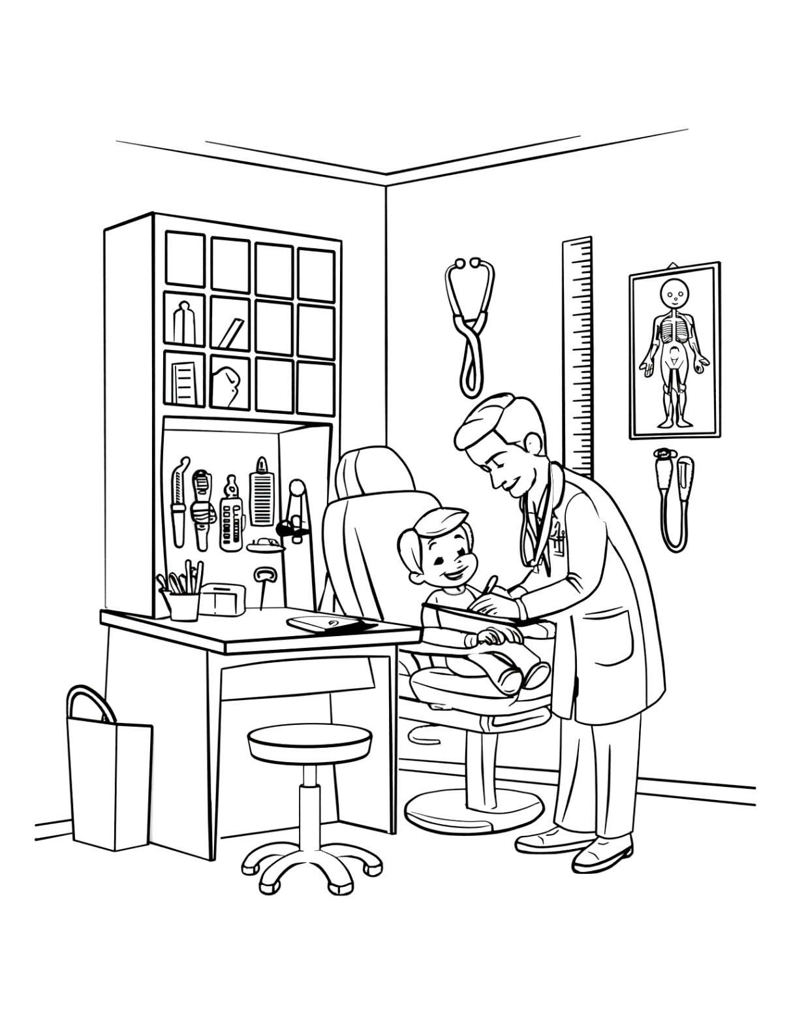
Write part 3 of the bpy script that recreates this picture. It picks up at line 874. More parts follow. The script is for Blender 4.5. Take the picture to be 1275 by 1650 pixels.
# storage box
t = thing('tissue_box', 'low rectangular box with a slotted top beside the pencil cup', 'box', P(360, 988, on_desk(360, 988)))
yx = on_desk(360, 990)
p = Part(); p.puff('T7', '!585,500,0 !620,435,4 !705,390,4 745,383,3.5 900,388,4 1100,405,3.5 !1145,415,3.5 !1160,440,4 !1150,600,4 !1160,710,3 1130,740,3 1080,762,3.5 1000,766,4.5 800,757,4 !600,742,3.5', yx + .03, H=.03, D=8)
p.ink('T7', '785,440,4 980,452,3.5', straight=True); p.ink('T7', '600,495,2 800,495,2.5 1060,508,3', straight=True)
p.ink('T7', '800,500,2 800,740,1.8', straight=True); p.ink('T7', '1053,508,4 1050,640,3 1053,740,1.5')
p.build('box_body', t)

# notebook on the desk
d1 = plane(dA, dL, dR, .010)
t = thing('folded_notebook', 'thin dark-paged notebook lying flat on the right of the desk', 'notebook', P(530, 1004, on_desk(530, 1004)))
p = Part()
up = Vector((0, 0, -1))
p.slab([(a[0], a[1]) for a in smooth(parse('T8', '65,112 80,97 150,84 330,75 480,82 620,100 !725,125 !600,150 !390,183 !250,155'), True)], d1, .008, d=up)
p.ink('T8', '400,183,3 250,140,3.5 110,103,3.5 !100,95,3 200,80,2 330,75,2 480,82,2 620,102,2 700,112,3.5 725,128,4')
p.ink('T8', '110,98,4 70,110,4.5 75,132,4.5 200,178,4 330,212,4')
p.ink('T8', '440,148,1 430,125,3 470,112,2 505,122,2.5 495,140,2 455,158,1.5'); p.ink('T8', '440,140,2.5 465,125,2.5 480,125,1.5')
p.build('cover', t)
p = Part(); d2 = plane(dA, dL, dR, .009)
p.slab([(a[0], a[1]) for a in parse('T8', '130,150 400,178 700,122 848,140 840,155 740,178 400,206 310,212')], d2, .004, d=up)
p.slab([(a[0], a[1]) for a in parse('T8', '600,158 700,117 725,126 735,137 850,140 830,152 740,166 660,168')], plane(dA, dL, dR, .013), .003, d=up, mat=1)
p.ink('T8', '395,185,3 550,160,4.5 700,125,4'); p.ink('T8', '395,197,1.5 550,180,3 700,155,5 845,141,3'); p.ink('T8', '600,158,4 700,140,5 780,145,4'); p.ink('T8', '310,212,5 500,204,3 740,178,3 845,145,2.5')
p.ink('T8', '560,185,1 740,168,5 820,155,2'); p.ink('T8', '620,158,3 820,140,3')
p.build('pages', t)

# ================================================================== paper bag
t = thing('paper_bag', 'tall white carrier bag with a looped handle on the floor left of the desk', 'bag', P(185, 1374, floor_point(185, 1374).y))
bM, bL, bR = floor_point(185, 1373), floor_point(120, 1355), floor_point(238, 1362)
bK = bL + bR - bM
tM, tL, tR = P(188, 1167, bM.y), P(108.5, 1156, bL.y - .01), P(245, 1170, bR.y)
tK = tL + tR - tM
p = Part()
p.add([bM, bR, bK, bL, tM, tR, tK, tL], [[3,2,1,0],[0,1,5,4],[1,2,6,5],[2,3,7,6],[3,0,4,7]])
ti = [v + (bK.lerp(bM, .5) - v) * 0 for v in ()]
p.edge(bL, bM, 5); p.edge(bM, bR, 5); p.edge(bL, tL, 5.5, 4); p.edge(bR, tR, 5); p.edge(bM, tM, 3)
p.edge(tL, tM, 4.5); p.edge(tM, tR, 4.5)
p.build('bag_body', t)
hY = xlin(108, bL.y - .02, 188, bM.y - .01)
band('S4', '105,370,4 103,260,4 110,180,5 145,115,5.5 200,88,5.5 240,88,5.5 310,120,5.5 380,175,5.5 450,250,5.5 500,330,5.5 530,400,5.5',
     '133,360,4.5 140,260,4.5 155,190,5 190,153,5.5 230,148,5.5 290,170,5 360,230,5 410,290,5 440,340,5.5 470,395,5.5', hY, H=.006, name='handle', parent=t)
band('S4', '425,320,3 412,390,4', '440,325,2 445,390,3', moved(hY, -.03), H=.004, name='handle', parent=t)

# ================================================================== stool
SY = 5.0
c = Vector(((499.5 - CX) * SY / FOC, SY, 0))
t = thing('rolling_stool', 'round-seated white swivel stool with curved legs in front of the desk', 'stool', c)
k = SY / FOC
M = Matrix.Rotation(math.radians(3.0), 3, 'X')
zt = EYE - (1184.5 - HY) * k; zb = EYE - (1213 - HY) * k
p = Part(); cs = Vector((c.x, c.y, zt))
lathe(p, cs, [(92.5*k, zb - zt), (98*k, -.004), (97*k, 0)], 64, M)
ring(p, cs, 98.5*k, 0, 5, M, n=90); ring(p, cs, 93*k, zb - zt, 5, M, n=90)
sides(p, cs, 98.7*k, 0, 93.3*k, zb - zt, 6, M)
p.build('seat', t)
p = Part(); z1 = EYE - (1266 - HY) * k
lathe(p, c, [(9*k, z1), (9*k, zb)], 20); sides(p, c, 9*k, z1, 9.5*k, zb, 3.5)
p.build('lift_rod', t)
p = Part(); z0 = EYE - (1373 - HY) * k
lathe(p, c, [(15*k, z0), (15*k, z1)], 28); ring(p, c, 15*k, z1, 3); ring(p, c, 15*k, z0, 4); sides(p, c, 15.2*k, z0, 15.2*k, z1, 4.5)
p.build('column', t)
def sleg(st, Y, feet, inks=()):
    p = Part(); p.puff('S6', st, Y, H=.012, w=4.5)
    lg = p.build('leg', t)
    q = Part(); q.puff('S6', feet, moved(Y, .004), H=.012)
    for i in inks: q.ink('S6', i)
    q.build('foot', lg)
front = ylin(1372, SY - .035, 1440, 4.825)
sleg('!530,1045,3.5 440,1080,4 340,1140 260,1220 !235,1295,4.5 290,1310,3.5 !340,1302,4.5 400,1220,4.5 480,1155 !600,1128,0 !600,1050,0', front,
     '!232,1290,4 240,1350,4 300,1370,4.5 350,1355 378,1320,4 !376,1262,3.5 !342,1305,3 290,1312,4', ['335,1310,4 333,1355,4'])
sleg('!695,1040,1.5 820,1105,3 900,1200,4 !938,1290,4.5 840,1318,4 !772,1298,4.5 730,1220,4.5 670,1155,4.5 !590,1128,0 !590,1050,0', front,
     '!760,1270,4 760,1340,4 800,1370,4.5 870,1375 930,1350,4 !938,1290,4 840,1320,3.5 !775,1305,3', ['833,1320,3 833,1362,3.5'])
sleg('!530,1005,4.5 450,985,4 370,984 250,1012 150,1075 !97,1155,4 140,1172 !190,1168,4.5 240,1112,4.5 320,1076,4 !430,1080,0 !530,1040,0', xlin(400, 5.08, 485, 5.0),
     '!97,1160,4 105,1210,4 160,1222,4.5 200,1212 222,1185,4 !218,1140,4 !190,1168,3 140,1175,3', ['188,1175,3.5 188,1212,3.5'])
sleg('!690,1010,4 800,992,4 900,1002 1050,1050,4 1130,1100,4 !1160,1140,4.5 1110,1163,4 !1058,1165,4.5 1010,1112,4.5 920,1085 !800,1092,0 !690,1040,0', xlin(515, 5.0, 600, 5.06),
     '!1030,1135,4 1028,1205,4 1060,1228 1120,1228,4.5 1152,1205,4 !1160,1145,4 1110,1165,3.5 !1058,1168,3', ['1055,1170,3 1055,1218,3.5'])
# ================================================================== reclining exam chair
t = thing('exam_chair', 'large padded reclining medical chair on a round pedestal, boy seated in it', 'chair', Vector((.28, 6.08, 0)))
p = Part()
p.puff('R3', '!205,885,5 165,800,5.5 125,680,5.5 100,560,6 95,470,5.5 102,400,5.5 125,345,5.5 170,325,5.5 300,300,5.5 420,286,5.5 560,283,5.5 620,297 655,330,5.5 !675,368,5 !700,500,0 !600,985,0 !580,930,0 !400,908,0', xlin(520, 6.17, 720, 6.12), H=.07, D=26, back=.5)
p.ink('R3', '215,325,1 197,420,2.5 200,550,4 235,720,4 290,888,2'); p.ink('R3', '248,455,.8 290,600,3.5 340,770,5.5 385,905,5')
p.build('backrest', t)
p = Part()
p.puff('R3', '!175,320,5 158,240,5 165,170,5 200,100,5 270,76,5 350,63,5.5 410,68,5.5 470,120,5.5 520,200,5.5 !543,278,5 !400,300,0 !250,320,0', 6.2, H=.06, D=22, back=.5)
p.ink('R3', '270,82,1.5 252,140,2 260,210,3 294,295,4'); p.ink('R3', '205,120,1 195,190,2.5 213,300,1')
p.build('headrest', t)
# seat cushion
p = Part()
p.puff('R4', '!240,717,5.5 195,640,5.5 178,585,5 195,545,5.5 245,515,5.5 340,496,5 !445,500,4.5 !520,520,0 !700,500,0 !900,500,0 !1145,560,0 !1145,735,5 1000,780,5 !850,812,6 700,815,6 500,775,5.5 !370,745,5.5 ', 5.98, H=.11, D=20, back=.8)
p.ink('R4', '310,523,1 400,535,2.5 490,546,1'); p.ink('R4', '195,588,1 350,635,2.5 550,675,4 750,700,4.5 885,697,1.5')
p.ink('R4', '895,722,1.5 1000,715,2.5 1140,678,4'); p.ink('R4', '925,655,1 905,710,2.5 850,758,1')
p.build('seat', t)
# side arm and shell on the desk side
p = Part()
p.puff('R4', '!93,371,4.5 250,396,5.5 400,405,6 540,413,6.5 640,402,4.5 !690,390,4 !690,375,0 !640,358,0 !600,368,0 !523,368,0 !420,358,0 !327,341,0 !257,324,0 !93,332,0', 5.82, H=.01)
p.build('armrest', t)
p = Part()
p.puff('R4', '!40,360,0 !420,380,0 !440,520,0 !300,640,0 !240,725,0 !95,694,4.5 !40,680,0', 6.10, H=.05, D=15)
for st in ('90,440,1.5 140,485,2 175,550,2', '92,535,1.5 175,550,2', '185,400,4 220,450,5 242,510,4', '310,415,4 322,455 332,492,4.5'): p.ink('R4', st)
p.build('side_shell', t)
p = Part()
p.puff('R4', '!850,215,0 !905,205,5 1050,180,4 1110,178,5 1165,205,6.5 1170,245,5 !1160,285,5 1080,290,5 !880,270,5.5 !850,270,0', 5.8, H=.06)
p.ink('R4', '1040,192,1 1090,215,1.5 1115,240,2 1112,285,1.5')
p.build('armrest', t)
# chassis under the seat
p = Part()
p.puff('R4', '!60,680,0 !60,820,0 !92,826,5 250,855,5.5 400,882,6 550,910,6 700,935,6 850,925,5.5 1000,895,6 1100,862,6.5 1135,820,6 !1108,765,5 !1000,760,0 !700,760,0', 6.10, H=.12, D=18)
for st in ('660,825,2.5 655,880,2 680,928,2', '712,828,2.5 708,880,1.5 718,925,1.5', '750,830,3 742,885,3.5 765,890,4 900,865,3.5 1000,840,2.5 1090,822,1'): p.ink('R4', st)
p.build('chassis', t)
p = Part(); p.ink('R4', '90,692,4.5 240,722,5', 5.97); p.build('rail', t)
p = Part(); p.puff('R4', '!300,738,4 320,770,4 380,778,3.5 !460,778,3.5 !460,750,0', 5.90, H=.02); p.ink('R4', '312,752,1.5 400,770,1'); p.build('tilt_knob', t)
p = Part()
p.puff('R4', '!375,885,3 280,893,3 200,915,3 165,955,3.5 172,985,3 215,1006,3 280,1015,3 !380,1010,3 !372,990,2.5 280,988,3 205,978,2 !180,955,0 !215,925,0 !290,903,0', 5.95, H=.008)
p.build('foot_lever', t)
# column and round base
p = Part()
p.puff('S7', '!343,114,3 340,250,4.5 !345,490,5 380,505,4.5 430,508,3 !485,485,3 475,400,4.5 477,250,4.5 !492,124,3', ylin(1178, 6.17, 1305, 6.08), H=.05)
p.ink('S7', '415,130,.8 418,300,3.5 430,478,1')
p.build('column', t)
by = ylin(1268, 6.40, 1345, 5.755)
p = Part()
p.puff('S7', '340,402,4.5 200,412,4 90,442,4.5 42,490,4.5 47,538,4.5 100,577,4.5 200,610,4.5 330,622,5 450,614,5 580,588,4.5 680,545,4.5 718,495,4.5 690,442,4.5 600,415,4.5 480,400,4.5', by, H=.02, D=8, drop=0.0)
for st in ('70,512,1 200,545,3 350,560,2.5 440,560,2.5 462,572,3 468,608,4', '50,517,2 130,555,4 300,588,4.5 400,588,4 455,578,1.5', '335,475,2 355,495,5 430,515,4.5 520,520,4 620,497,3 695,465,2'): p.ink('S7', st)
p.build('pedestal_base', t)
# ================================================================== the boy
t = thing('person', 'small smiling boy in a long-sleeved shirt seated in the exam chair, hands in lap', 'person', P(760, 1060, 5.9))
BH = 5.86
p = Part()
# head and face
p.puff('R6', '!290,615,5 330,640,5 400,658,5 480,662,5.5 540,655,5.5 590,630,5.5 640,580,5 672,520,5 675,470,5 655,430,4.5 !628,412,4 !638,320,0 !620,215,0 !560,120,0 !400,97,0 !260,180,0 !210,245,0 !120,310,0 !125,430,0 !170,510,0 !205,556,5 190,575,5 190,605,5 215,628,5 260,637,5', BH, H=.10)
boy_head = p.surf
k = lambda st: p.ink('R6', st, lift=.004)
k('205,558,3 235,557,3 262,572,1.5'); k('232,590,1 258,572,1.5')
k('318,352,1.2 330,330,2 365,310,1.2'); k('333,392,3 335,365,3 355,345,3 380,340,2')
k('517,305,3.5 525,290,3.5 545,286,3.5 585,312,1'); k('517,305,2 540,298,2 565,300,1')
p.blob('R6', '!355,508 375,462 395,442 412,445 !428,435 !425,452 437,472 425,495', lift=.006)
p.blob('R6', '!528,400 558,388 !566,367 588,390 590,430 560,440 543,430', lift=.006)
k('510,475,1 550,440,2.5 590,425,1.5 635,418,2'); p.blob('R6', '!515,488 540,480 !545,463 570,478 545,490', lift=.006)
k('530,528,.8 555,518,1.8 577,503,.8')
k('438,575,2.5 480,572,3.5 550,555,4.5 615,510,1.5'); k('440,575,2.5 470,597,2.5 510,600,2.5 550,585,2.5 575,567,1.5'); k('440,580,1 470,604,1.5 510,613,1.5 550,603,1.2 572,585,.8'); k('402,585,.8 430,568,1.6 448,552,.8')
# neck
p.puff('R6', '!435,640,0 !430,668,3.5 428,690,3 450,712,2 490,725,2 540,722,2 585,702,2 597,675,2.5 !585,640,3 !500,630,0', BH + .10, H=.015)
p.ink('R6', '530,662,3.5 540,680,3.5 555,693,2.5')
# hands
HY1 = xlin(770, 5.70, 845, 5.66)
p.puff('T1', '!150,235,2.5 110,290,2.5 100,370,2.5 !130,455,3 !210,462,5 !290,430,5 !322,380,5 350,372,3 380,400,2 450,352,3 480,385,4 530,412,4.5 570,395,4 680,412,3.5 740,395,4 785,330,4.5 760,240,4 700,190,3.5 620,135,3 540,112,2.5 !480,130,1.5 !450,165,0 !310,238,3 !225,235,3', HY1, H=.012)
h = lambda st: p.ink('T1', st, lift=.003)
for st in ('222,290,1 200,370,2.2 220,440,2', '320,380,5 315,300,3.5 322,240,3 370,190,3 450,165,3 540,165,3 620,200,3 670,280,3 700,360,3 720,395,2', '515,210,1.5 590,260,4.5 640,330,5 645,380,4 590,385,2',
           '455,270,3 520,320,4.5 560,370,4 545,405,4.5 510,405,4 460,355,3', '335,355,2.5 450,350,2', '350,375,3.5 380,410,3.5', '440,320,.8 530,380,.8', '560,270,.6 600,350,.6'): h(st)
HY2 = xlin(790, 5.685, 845, 5.665)
p.puff('T1', '!620,130,0 !500,20,0 !600,35,0 !850,82,3.5 960,120,5.5 1040,200,5.5 1090,290,5.5 !1095,400,5 !1040,395,5 950,365,5 880,370,5 840,340,5 !770,235,3.5 !700,190,4', HY2, H=.012)
for st in ('800,130,.8 870,165,2.5 920,240,3.5 950,360,4', '920,170,.8 980,230,4.5 1030,300,4 1040,370,4', '720,190,3 770,230,3 840,330,5'): p.ink('T1', st, lift=.003)
# hidden trunk and limbs keep the body one continuous figure
def limb(p, pts, rad):
    p.tube(pts, rad, mat=0, n=12)
nk, ch, hp = P(737, 955, BH + .12), P(735, 1000, 5.93), P(745, 1060, 5.92)
limb(p, [P(737, 925, BH + .08), nk, ch, hp], [.03, .02, .03, .045])
limb(p, [ch + Vector((-.08, 0, .04)), P(700, 1022, 5.87), P(762, 1030, 5.72)], [.022, .022, .014])
limb(p, [ch + Vector((.08, 0, .04)), P(790, 1000, 5.8), P(815, 1010, 5.70)], [.022, .022, .014])
p.build('body', t)
p = Part()
p.puff('R6', '!425,688,5 370,700,5 330,740,5 305,785,5.5 !290,810,6 280,850,6 278,900,6 !290,962,6 !320,1120,0 !700,1120,0 !960,1000,0 !900,830,0 !720,715,4.5 !700,705,4.5 640,670,4.5 !590,645,4 !597,675,2.5 585,702,2 540,722,2 490,725,2 450,712,2', 5.95, H=.08, D=24)
p.ink('R6', '600,672,1 640,710,2.5 675,765,4'); p.ink('R6', '378,740,1 385,785,2.5 385,840,3.5 395,900,4 412,962,3')
sh = p
AY = xlin(683, 5.84, 760, 5.74)
p.puff('R6', '!290,963,3.5 360,962,3 430,968,4.5 500,980,5 600,1002,6 !680,1014,5.5 !640,1030,0 !632,1065,0 !655,1100,5 620,1110,5 560,1110,5 450,1098,4.5 350,1080,4.5 !275,1060,4.5', AY, H=.035)
p.ink('R6', '612,1012,2.5 592,1050,3 592,1090,3 605,1108,2.5', lift=.003)
p.build('shirt', t)
p = Part()
# trousers: hips, far leg, near leg
p.puff('R4', '!420,390,0 !420,425,3 430,480,3 470,520,5 520,545,5.5 620,552,5 !712,545,5 !720,400,0', 5.87, H=.03)
p.puff('R4', '!560,330,0 !700,300,0 !900,300,0 !940,330,4 1000,382,4 !1060,430,4 !1065,460,4.5 1115,468,5.5 1130,500,5 1110,560,5 1060,610,5.5 1000,635,5.5 !942,628,5.5 !935,540,6 870,440,6 800,392,6 750,382,6 !690,388,5 !640,402,0', xlin(780, 5.78, 880, 5.66), H=.055)
for st in ('942,625,4 980,540,4 1020,485,4 1065,460,4', '962,622,2 1010,545,2 1060,492,2.2 1085,482,2.2 1115,492,1.2'): p.ink('R4', st, lift=.003)
p.puff('R4', '!540,420,5.5 600,445,5.5 680,500,5.5 760,610,5.5 820,668,5.5 860,680,5.5 905,665,5.5 935,610,5.5 942,550,5.5 !920,502,5.5 !890,493,4 !790,440,3.5 740,405,2 !690,395,2.5 !600,400,0', xlin(750, 5.82, 840, 5.60), H=.05)
for st in ('780,590,3 810,530,3.5 860,502,4 920,504,4.5', '800,615,1.5 830,560,2.5 880,525,2.5 922,522,1.5', '820,650,1.2 855,658,2 890,645,1.2'): p.ink('R4', st, lift=.003)
p.ink('R4', '740,402,3 800,435,5 860,475,4.5 905,495,3.5', xlin(790, 5.71, 840, 5.58))
p.build('trousers', t)
p = Part()
HH = lambda x, y: boy_head(x, y) - .008
p.puff('R6', '!212,240,5 160,252,5 115,300,5.5 103,370,5.5 120,430,5.5 165,510,5.5 !205,555,5 !290,572,1.2 270,530,2.5 268,450,4 262,350,5 !245,282,2', HH, H=.012)
p.ink('R6', '197,375,.8 215,440,2 250,520,2 285,565,1'); 
p.puff('R6', '!572,188,4.5 605,205,5 630,250,5 643,310,5 !630,412,5 !622,400,2.5 610,310,2.5 590,250,2.5 !555,208,2', HH, H=.008)
p.puff('R6', '!212,240,5.5 260,175,5.5 330,115,5 400,92,5 500,92,5 570,103,5 !613,123,4 575,180,5 520,230,5 450,270,5 360,297,5 290,294,5 !245,282,4 !235,258,3', lambda x, y: boy_head(x, y) - .014, H=.02)
p.ink('R6', '415,195,.8 470,150,2 530,125,3.5 605,120,1.5'); p.ink('R6', '305,268,.6 380,262,1.5 455,230,.6')
p.build('hair', t)

# ================================================================== the doctor
t = thing('person', 'male doctor in a long white coat bending over the boy and writing', 'person', Vector((.66, 5.3, 0)))
DY = 5.35
# body: head, neck, hands, hidden trunk
HD = 5.30
p = Part()
p.puff('R5', '!213,437,4 240,485,5 275,530,4.5 !320,557,4.5 !350,580,3.5 !383,597,3 !395,625,5 403,670,5 !410,700,5.5 420,707,4 440,698,4 !468,678,4 !472,695,4.5 483,712,4.5 500,722,4.5 !518,718,4 !522,735,4.5 537,760,5 560,770,5 600,757,4.5 640,725,4 !668,690,4 !672,640,0 !700,560,0 !692,482,0 !712,462,4 730,430,4 733,390,4 712,350,4 680,332,3.5 645,340,3.5 625,370,3.5 !745,440,0 !740,340,0 !700,190,0 !640,120,0 !540,90,0 !480,80,0 !400,100,0 !310,155,0 !230,240,0 !170,330,0 !165,400,0', HD, H=.095)
doc_head = p.surf
k = lambda st, **a: p.ink('R5', st, lift=.004)
k('692,482,3 720,487,3 762,487,3')
k('668,690,4 690,650,4 698,610,4 685,573,2')
p.ink('U4', '440,272,1 480,245,2', lift=.004); p.ink('U4', '470,290,3 510,240,5 580,175,5.5 680,115,4 760,90,2.5 830,80,1', lift=.004)
p.ink('U4', '565,215,1.2 600,255,2.5 660,315,3', lift=.004)
p.blob('U4', '!630,380 660,340 650,310 !670,303 730,290 !802,258 770,300 !765,345 720,360', lift=.015)
p.ink('U4', '355,325,3 420,325,3 490,355,3.5 540,410,5', lift=.002); p.ink('U4', '370,345,3 430,390,3.5 510,430,3', lift=.002)
p.ink('U4', '740,640,3 800,597,4', lift=.004)
p.ink('U4', '815,725,5 880,705,4.5 940,650,4 1000,575,3 1055,503,1', lift=.004); p.ink('U4', '1055,503,1 1010,530,2.5 925,565,.8', lift=.004)
# ear
p.puff('R5', '!645,462,1 632,445,2.5 622,410,3.5 625,370,4 645,340,4 680,332,4 712,350,4 730,390,4.5 728,435,4.5 712,464,4 !694,482,3.5 !665,470,0', lambda x, y: doc_head(x, y) - .03, H=.012)
p.ink('R5', '650,408,1 660,401,2 672,397,1'); p.ink('R5', '640,462,1 655,452,1')
# neck
p.puff('R5', '!640,640,0 !668,690,4 680,770,3 !686,772,1.5 705,790,1.5 !730,795,2 755,720,2.5 785,640,3 !795,560,4 790,535,4 !765,487,4 !690,470,0', HD + .04, H=.05)
# near hand with the pen grip
NHY = xlin(752, 5.52, 850, 5.42)
p.puff('T2', '!105,490,3 220,378,4 300,318,4.5 345,295,4 !388,276,3.5 !540,328,4 !710,385,4 !745,400,4 775,470,4 787,560,4 !790,600,0 !640,592,0 400,565,0 !250,520,0', NHY, H=.02)
for st in ('155,500,2 230,428,2 300,392,1.6 410,355,.8', '240,515,3 340,465,2.2 440,428,.8', '300,522,2 350,492,1', '350,545,4 410,500,2.8 485,473,.8', '450,552,2.5 487,530,1'): p.ink('T2', st, lift=.003)
# far hand
p.puff('T2', '!445,190,2.5 530,210,3.5 610,262,4 660,320,4 !697,368,4 !540,335,0 !385,285,0', 5.6, H=.015)
limb(p, [P(868, 770, HD + .03), P(880, 800, DY), P(935, 900, DY + .01), P(985, 1060, DY + .02)], [.04, .05, .08, .08])
limb(p, [P(950, 830, DY - .06), P(945, 960, DY - .1), P(900, 990, DY - .06), P(840, 975, 5.43)], [.035, .03, .028, .02])
limb(p, [P(900, 830, DY + .06), P(895, 930, 5.48), P(850, 950, 5.52), P(815, 960, 5.6)], [.03, .028, .025, .015])
limb(p, [P(985, 1080, 5.46), P(990, 1300, 5.29), P(990, 1335, 5.26)], [.05, .025, .02]); limb(p, [P(940, 1080, 5.56), P(935, 1300, 5.46), P(930, 1325, 5.45)], [.05, .025, .02])
p.build('body', t)
# hair
p = Part()
p.puff('R5', '!552,98,5 600,90,4.5 650,105,4.5 700,165,5 735,250,5 755,340,5 760,430,4.5 !765,487,4 !720,487,0 !735,420,0 !712,350,0 !680,332,0 !645,340,0 !622,380,0 !632,462,3 600,432,2.5 !545,405,3 !500,405,4 460,360,5 !405,307,4.5 430,275,2.5 455,215,2.5 !478,165,1.5 !520,130,4', lambda x, y: doc_head(x, y) - .006, H=.012)
p.ink('R5', '500,405,3.5 545,398,2.5 592,385,1', lift=.003)
p.puff('R5', '!213,437,5 175,445,4.5 150,420,4.5 143,375,4.5 160,325,4.5 !200,278,5 240,215,5 310,140,5 400,85,5.5 490,62,4.5 530,68,4 !552,98,4.5 !520,130,4 !478,165,1.5 455,215,3 430,265,3 !400,307,4.5 330,360,5 270,405,5', lambda x, y: doc_head(x, y) - .012, H=.018)
for st in ('300,188,1 340,160,2.5 400,145,3 445,148,3 478,165,1.5', '200,280,4 260,248,3 335,233,1', '400,85,5 450,80,5 505,78,1.5'): p.ink('R5', st, lift=.003)
p.build('hair', t)
# shirt and far sleeve seen in the coat opening
p = Part()
p.puff('T3', '!215,140,0 !300,30,0 !345,240,0 !455,300,0 !600,300,0 !640,600,0 !640,1660,0 !560,1700,0 !430,1500,0 !330,1200,0 !250,700,0', HD + .06, H=.03)
for st in ('335,240,1.5 380,290,3 455,300,3', '310,40,3.5 320,200,3.5 345,400,4 375,600,4 400,800,4.5 415,1000,5', '385,590,3 420,600,3 445,620,4 435,660,1.5', '235,510,1 290,512,3 335,522,1.5', '385,650,4 430,780,4 440,860,3', '495,1220,3 560,1450,6 610,1640,6'): p.ink('T3', st)
p.build('shirt', t)
p = Part()
fr = 'N'
# coat body
p.puff('N', '!887,746,4 895,745,5 !905,753,5.5 926,763,6 954,775,6.5 978,796,7 1000,829,7 1025,880,7 1038,915,7 1049.5,960,7 1060,1021,6.8 1067,1068,6.5 !1071,1112,5.5 1061,1126,5.5 1042,1140,5.5 1016.5,1154,5.5 988,1163.5,5.5 960,1167,5.5 941,1165,5 !928.5,1161,4.5 !928.5,1120,4.5 929,1054,0 !925,1010,0 !922,990,0 !880,960,0 !879,930,0 !875,900,0 !884,862,0 !893,790,0', DY, H=.13, D=48)
c_surf = p.surf
CF = lambda x, y: min(c_surf(x, y), HD - .02)
p.ink('R7', '512,465,4 530,600,3.5 545,730,2.5', lift=.004); p.ink('R7', '544,690,2.5 552,900,5.5 548,1080,5 545,1195,4.5', lift=.004)
for st in ('608,468,1 740,448,2.6 868,415,.8', '592,494,1.5 700,497,3.5 800,480,3.5 !903,440,2 915,530,2.5 935,660,4 925,745,4 850,795,3.5 760,818,3.5 675,800,1.5', '805,0,3 860,90,2.6 930,250,2.6 975,420,2.6 1005,600,2.2 1025,800,2.2 1030,1100,2'): p.ink('R7', st, lift=.003)
p.ink('R5', '890,655,2 960,685,3 1035,740,3 1100,840,2.8 1133,925,1', lift=.003); p.ink('R5', '1180,1020,1.5 1230,1110,2 1275,1180,2.5', lift=.003)
# chest panel and lapel
p.puff('R5', '!795,540,4 830,537,5 860,558,5 882,600,4.5 887,690,4.5 875,760,5 850,825,5 !818,852,4 !800,910,0 !770,1010,0 !740,1150,0 !700,1180,0 !760,860,0 !797,640,0', lambda x, y: CF(x, y) - .012, H=.008)
p.ink('R5', '818,852,2 805,848,1.5')
p.build('coat', t)
coat = [o for o in t.children if o.name.startswith('coat')][0]
p = Part()
# far front panel of the coat below the arm
p.puff('R7', '!375,262,0 !600,300,0 !512,465,3 530,600,3 !548,740,3 !535,950,4.5 !505,1185,5 430,1165,5 !378,1128,4.5 !395,800,5 410,600,4 !416,490,3.5 !380,400,0', 5.44, H=.05)
p.build('front_panel', coat)
p = Part()
p.puff('T3', '!640,600,0 !700,560,0 !760,620,0 !1000,300,0 !1000,1700,0 !625,1700,0 !590,1010,0', lambda x, y: CF(x, y) - .004, H=.004)
for st in ('680,450,2 695,540,4 755,615,2', '700,575,2 650,595,4.5 645,700,4.5 600,920,4', '585,1010,3 600,1250,3.5 630,1500,3 625,1640,3', '495,1220,4 560,1450,6.5 610,1640,7'): p.ink('T3', st, lift=.002)
p.build('lapel', coat)
p = Part()
for st in ('610,960,2.5 700,990,3 850,997,3', '755,665,1.5 785,690,2 775,900,3 790,1200,2.5', '855,900,2 860,1280,3 !860,1280 690,1252,1.5', '710,1197,1.5 845,1215,1.5', '740,940,2 885,940,2.5', '755,665,1 710,775,2.5', '735,820,2 700,910,2.5 640,925,3', '705,1010,2.5 708,1135,3', '855,820,1.5 875,860,1.5 855,895,2 835,860,1.5 855,820,1.5'): p.ink('T3', st, lambda x, y: CF(x, y) - .016)
p.build('pocket_badge', coat)
# sleeves
SLY = lambda x, y: (5.17 + max(0.0, min(1.0, (905 - x) / 60)) * .2)
p = Part()
p.puff('R5', '!1025,737,2.5 975,755,3 920,815,3 900,890,3 905,980,4 915,1080,4.5 !923,1275,4.5 !922,1300,4 !903,1330,4 !800,1375,4.5 700,1410,4.5 620,1440,5 !597,1452,4.5 !597,1477,4 620,1510,4 636,1558,4 643,1590,4 !635,1610,5.5 750,1580,5.5 850,1550,5.5 960,1500,5.5 1060,1440,5.5 1120,1370,5.5 1155,1250,5.5 1172,1130,5.5 1180,1020,4 !1172,945,1.5 !1133,925,0 !1075,800,0', SLY, H=.055)
for st in ('915,1290,3 960,1295,3.5 1010,1330,1', '905,1325,4 950,1325,3.5 1020,1400,1', '905,1330,3 950,1370,3 1000,1430,1'): p.ink('R5', st, lift=.004)
p.build('near_sleeve', coat)
coat_near = p
p = Part()
p.puff('T2', '!700,365,4 !740,395,4 775,470,4 787,560,4 !790,632,5 !872,640,4 !888,590,4 875,530,4 845,440,4 !800,372,4 !815,352,4.5', NHY2 if False else xlin(833, 5.40, 852, 5.37), H=.03)
p.build('cuff', coat)
p = Part()
p.puff('T2', '!1140,-20,0 !935,0,5 880,75,5 !830,145,6 795,168,4 !740,190,3 !615,252,3 640,285,3 !697,368,0 !905,310,0 !1190,200,0', 5.5, H=.03)
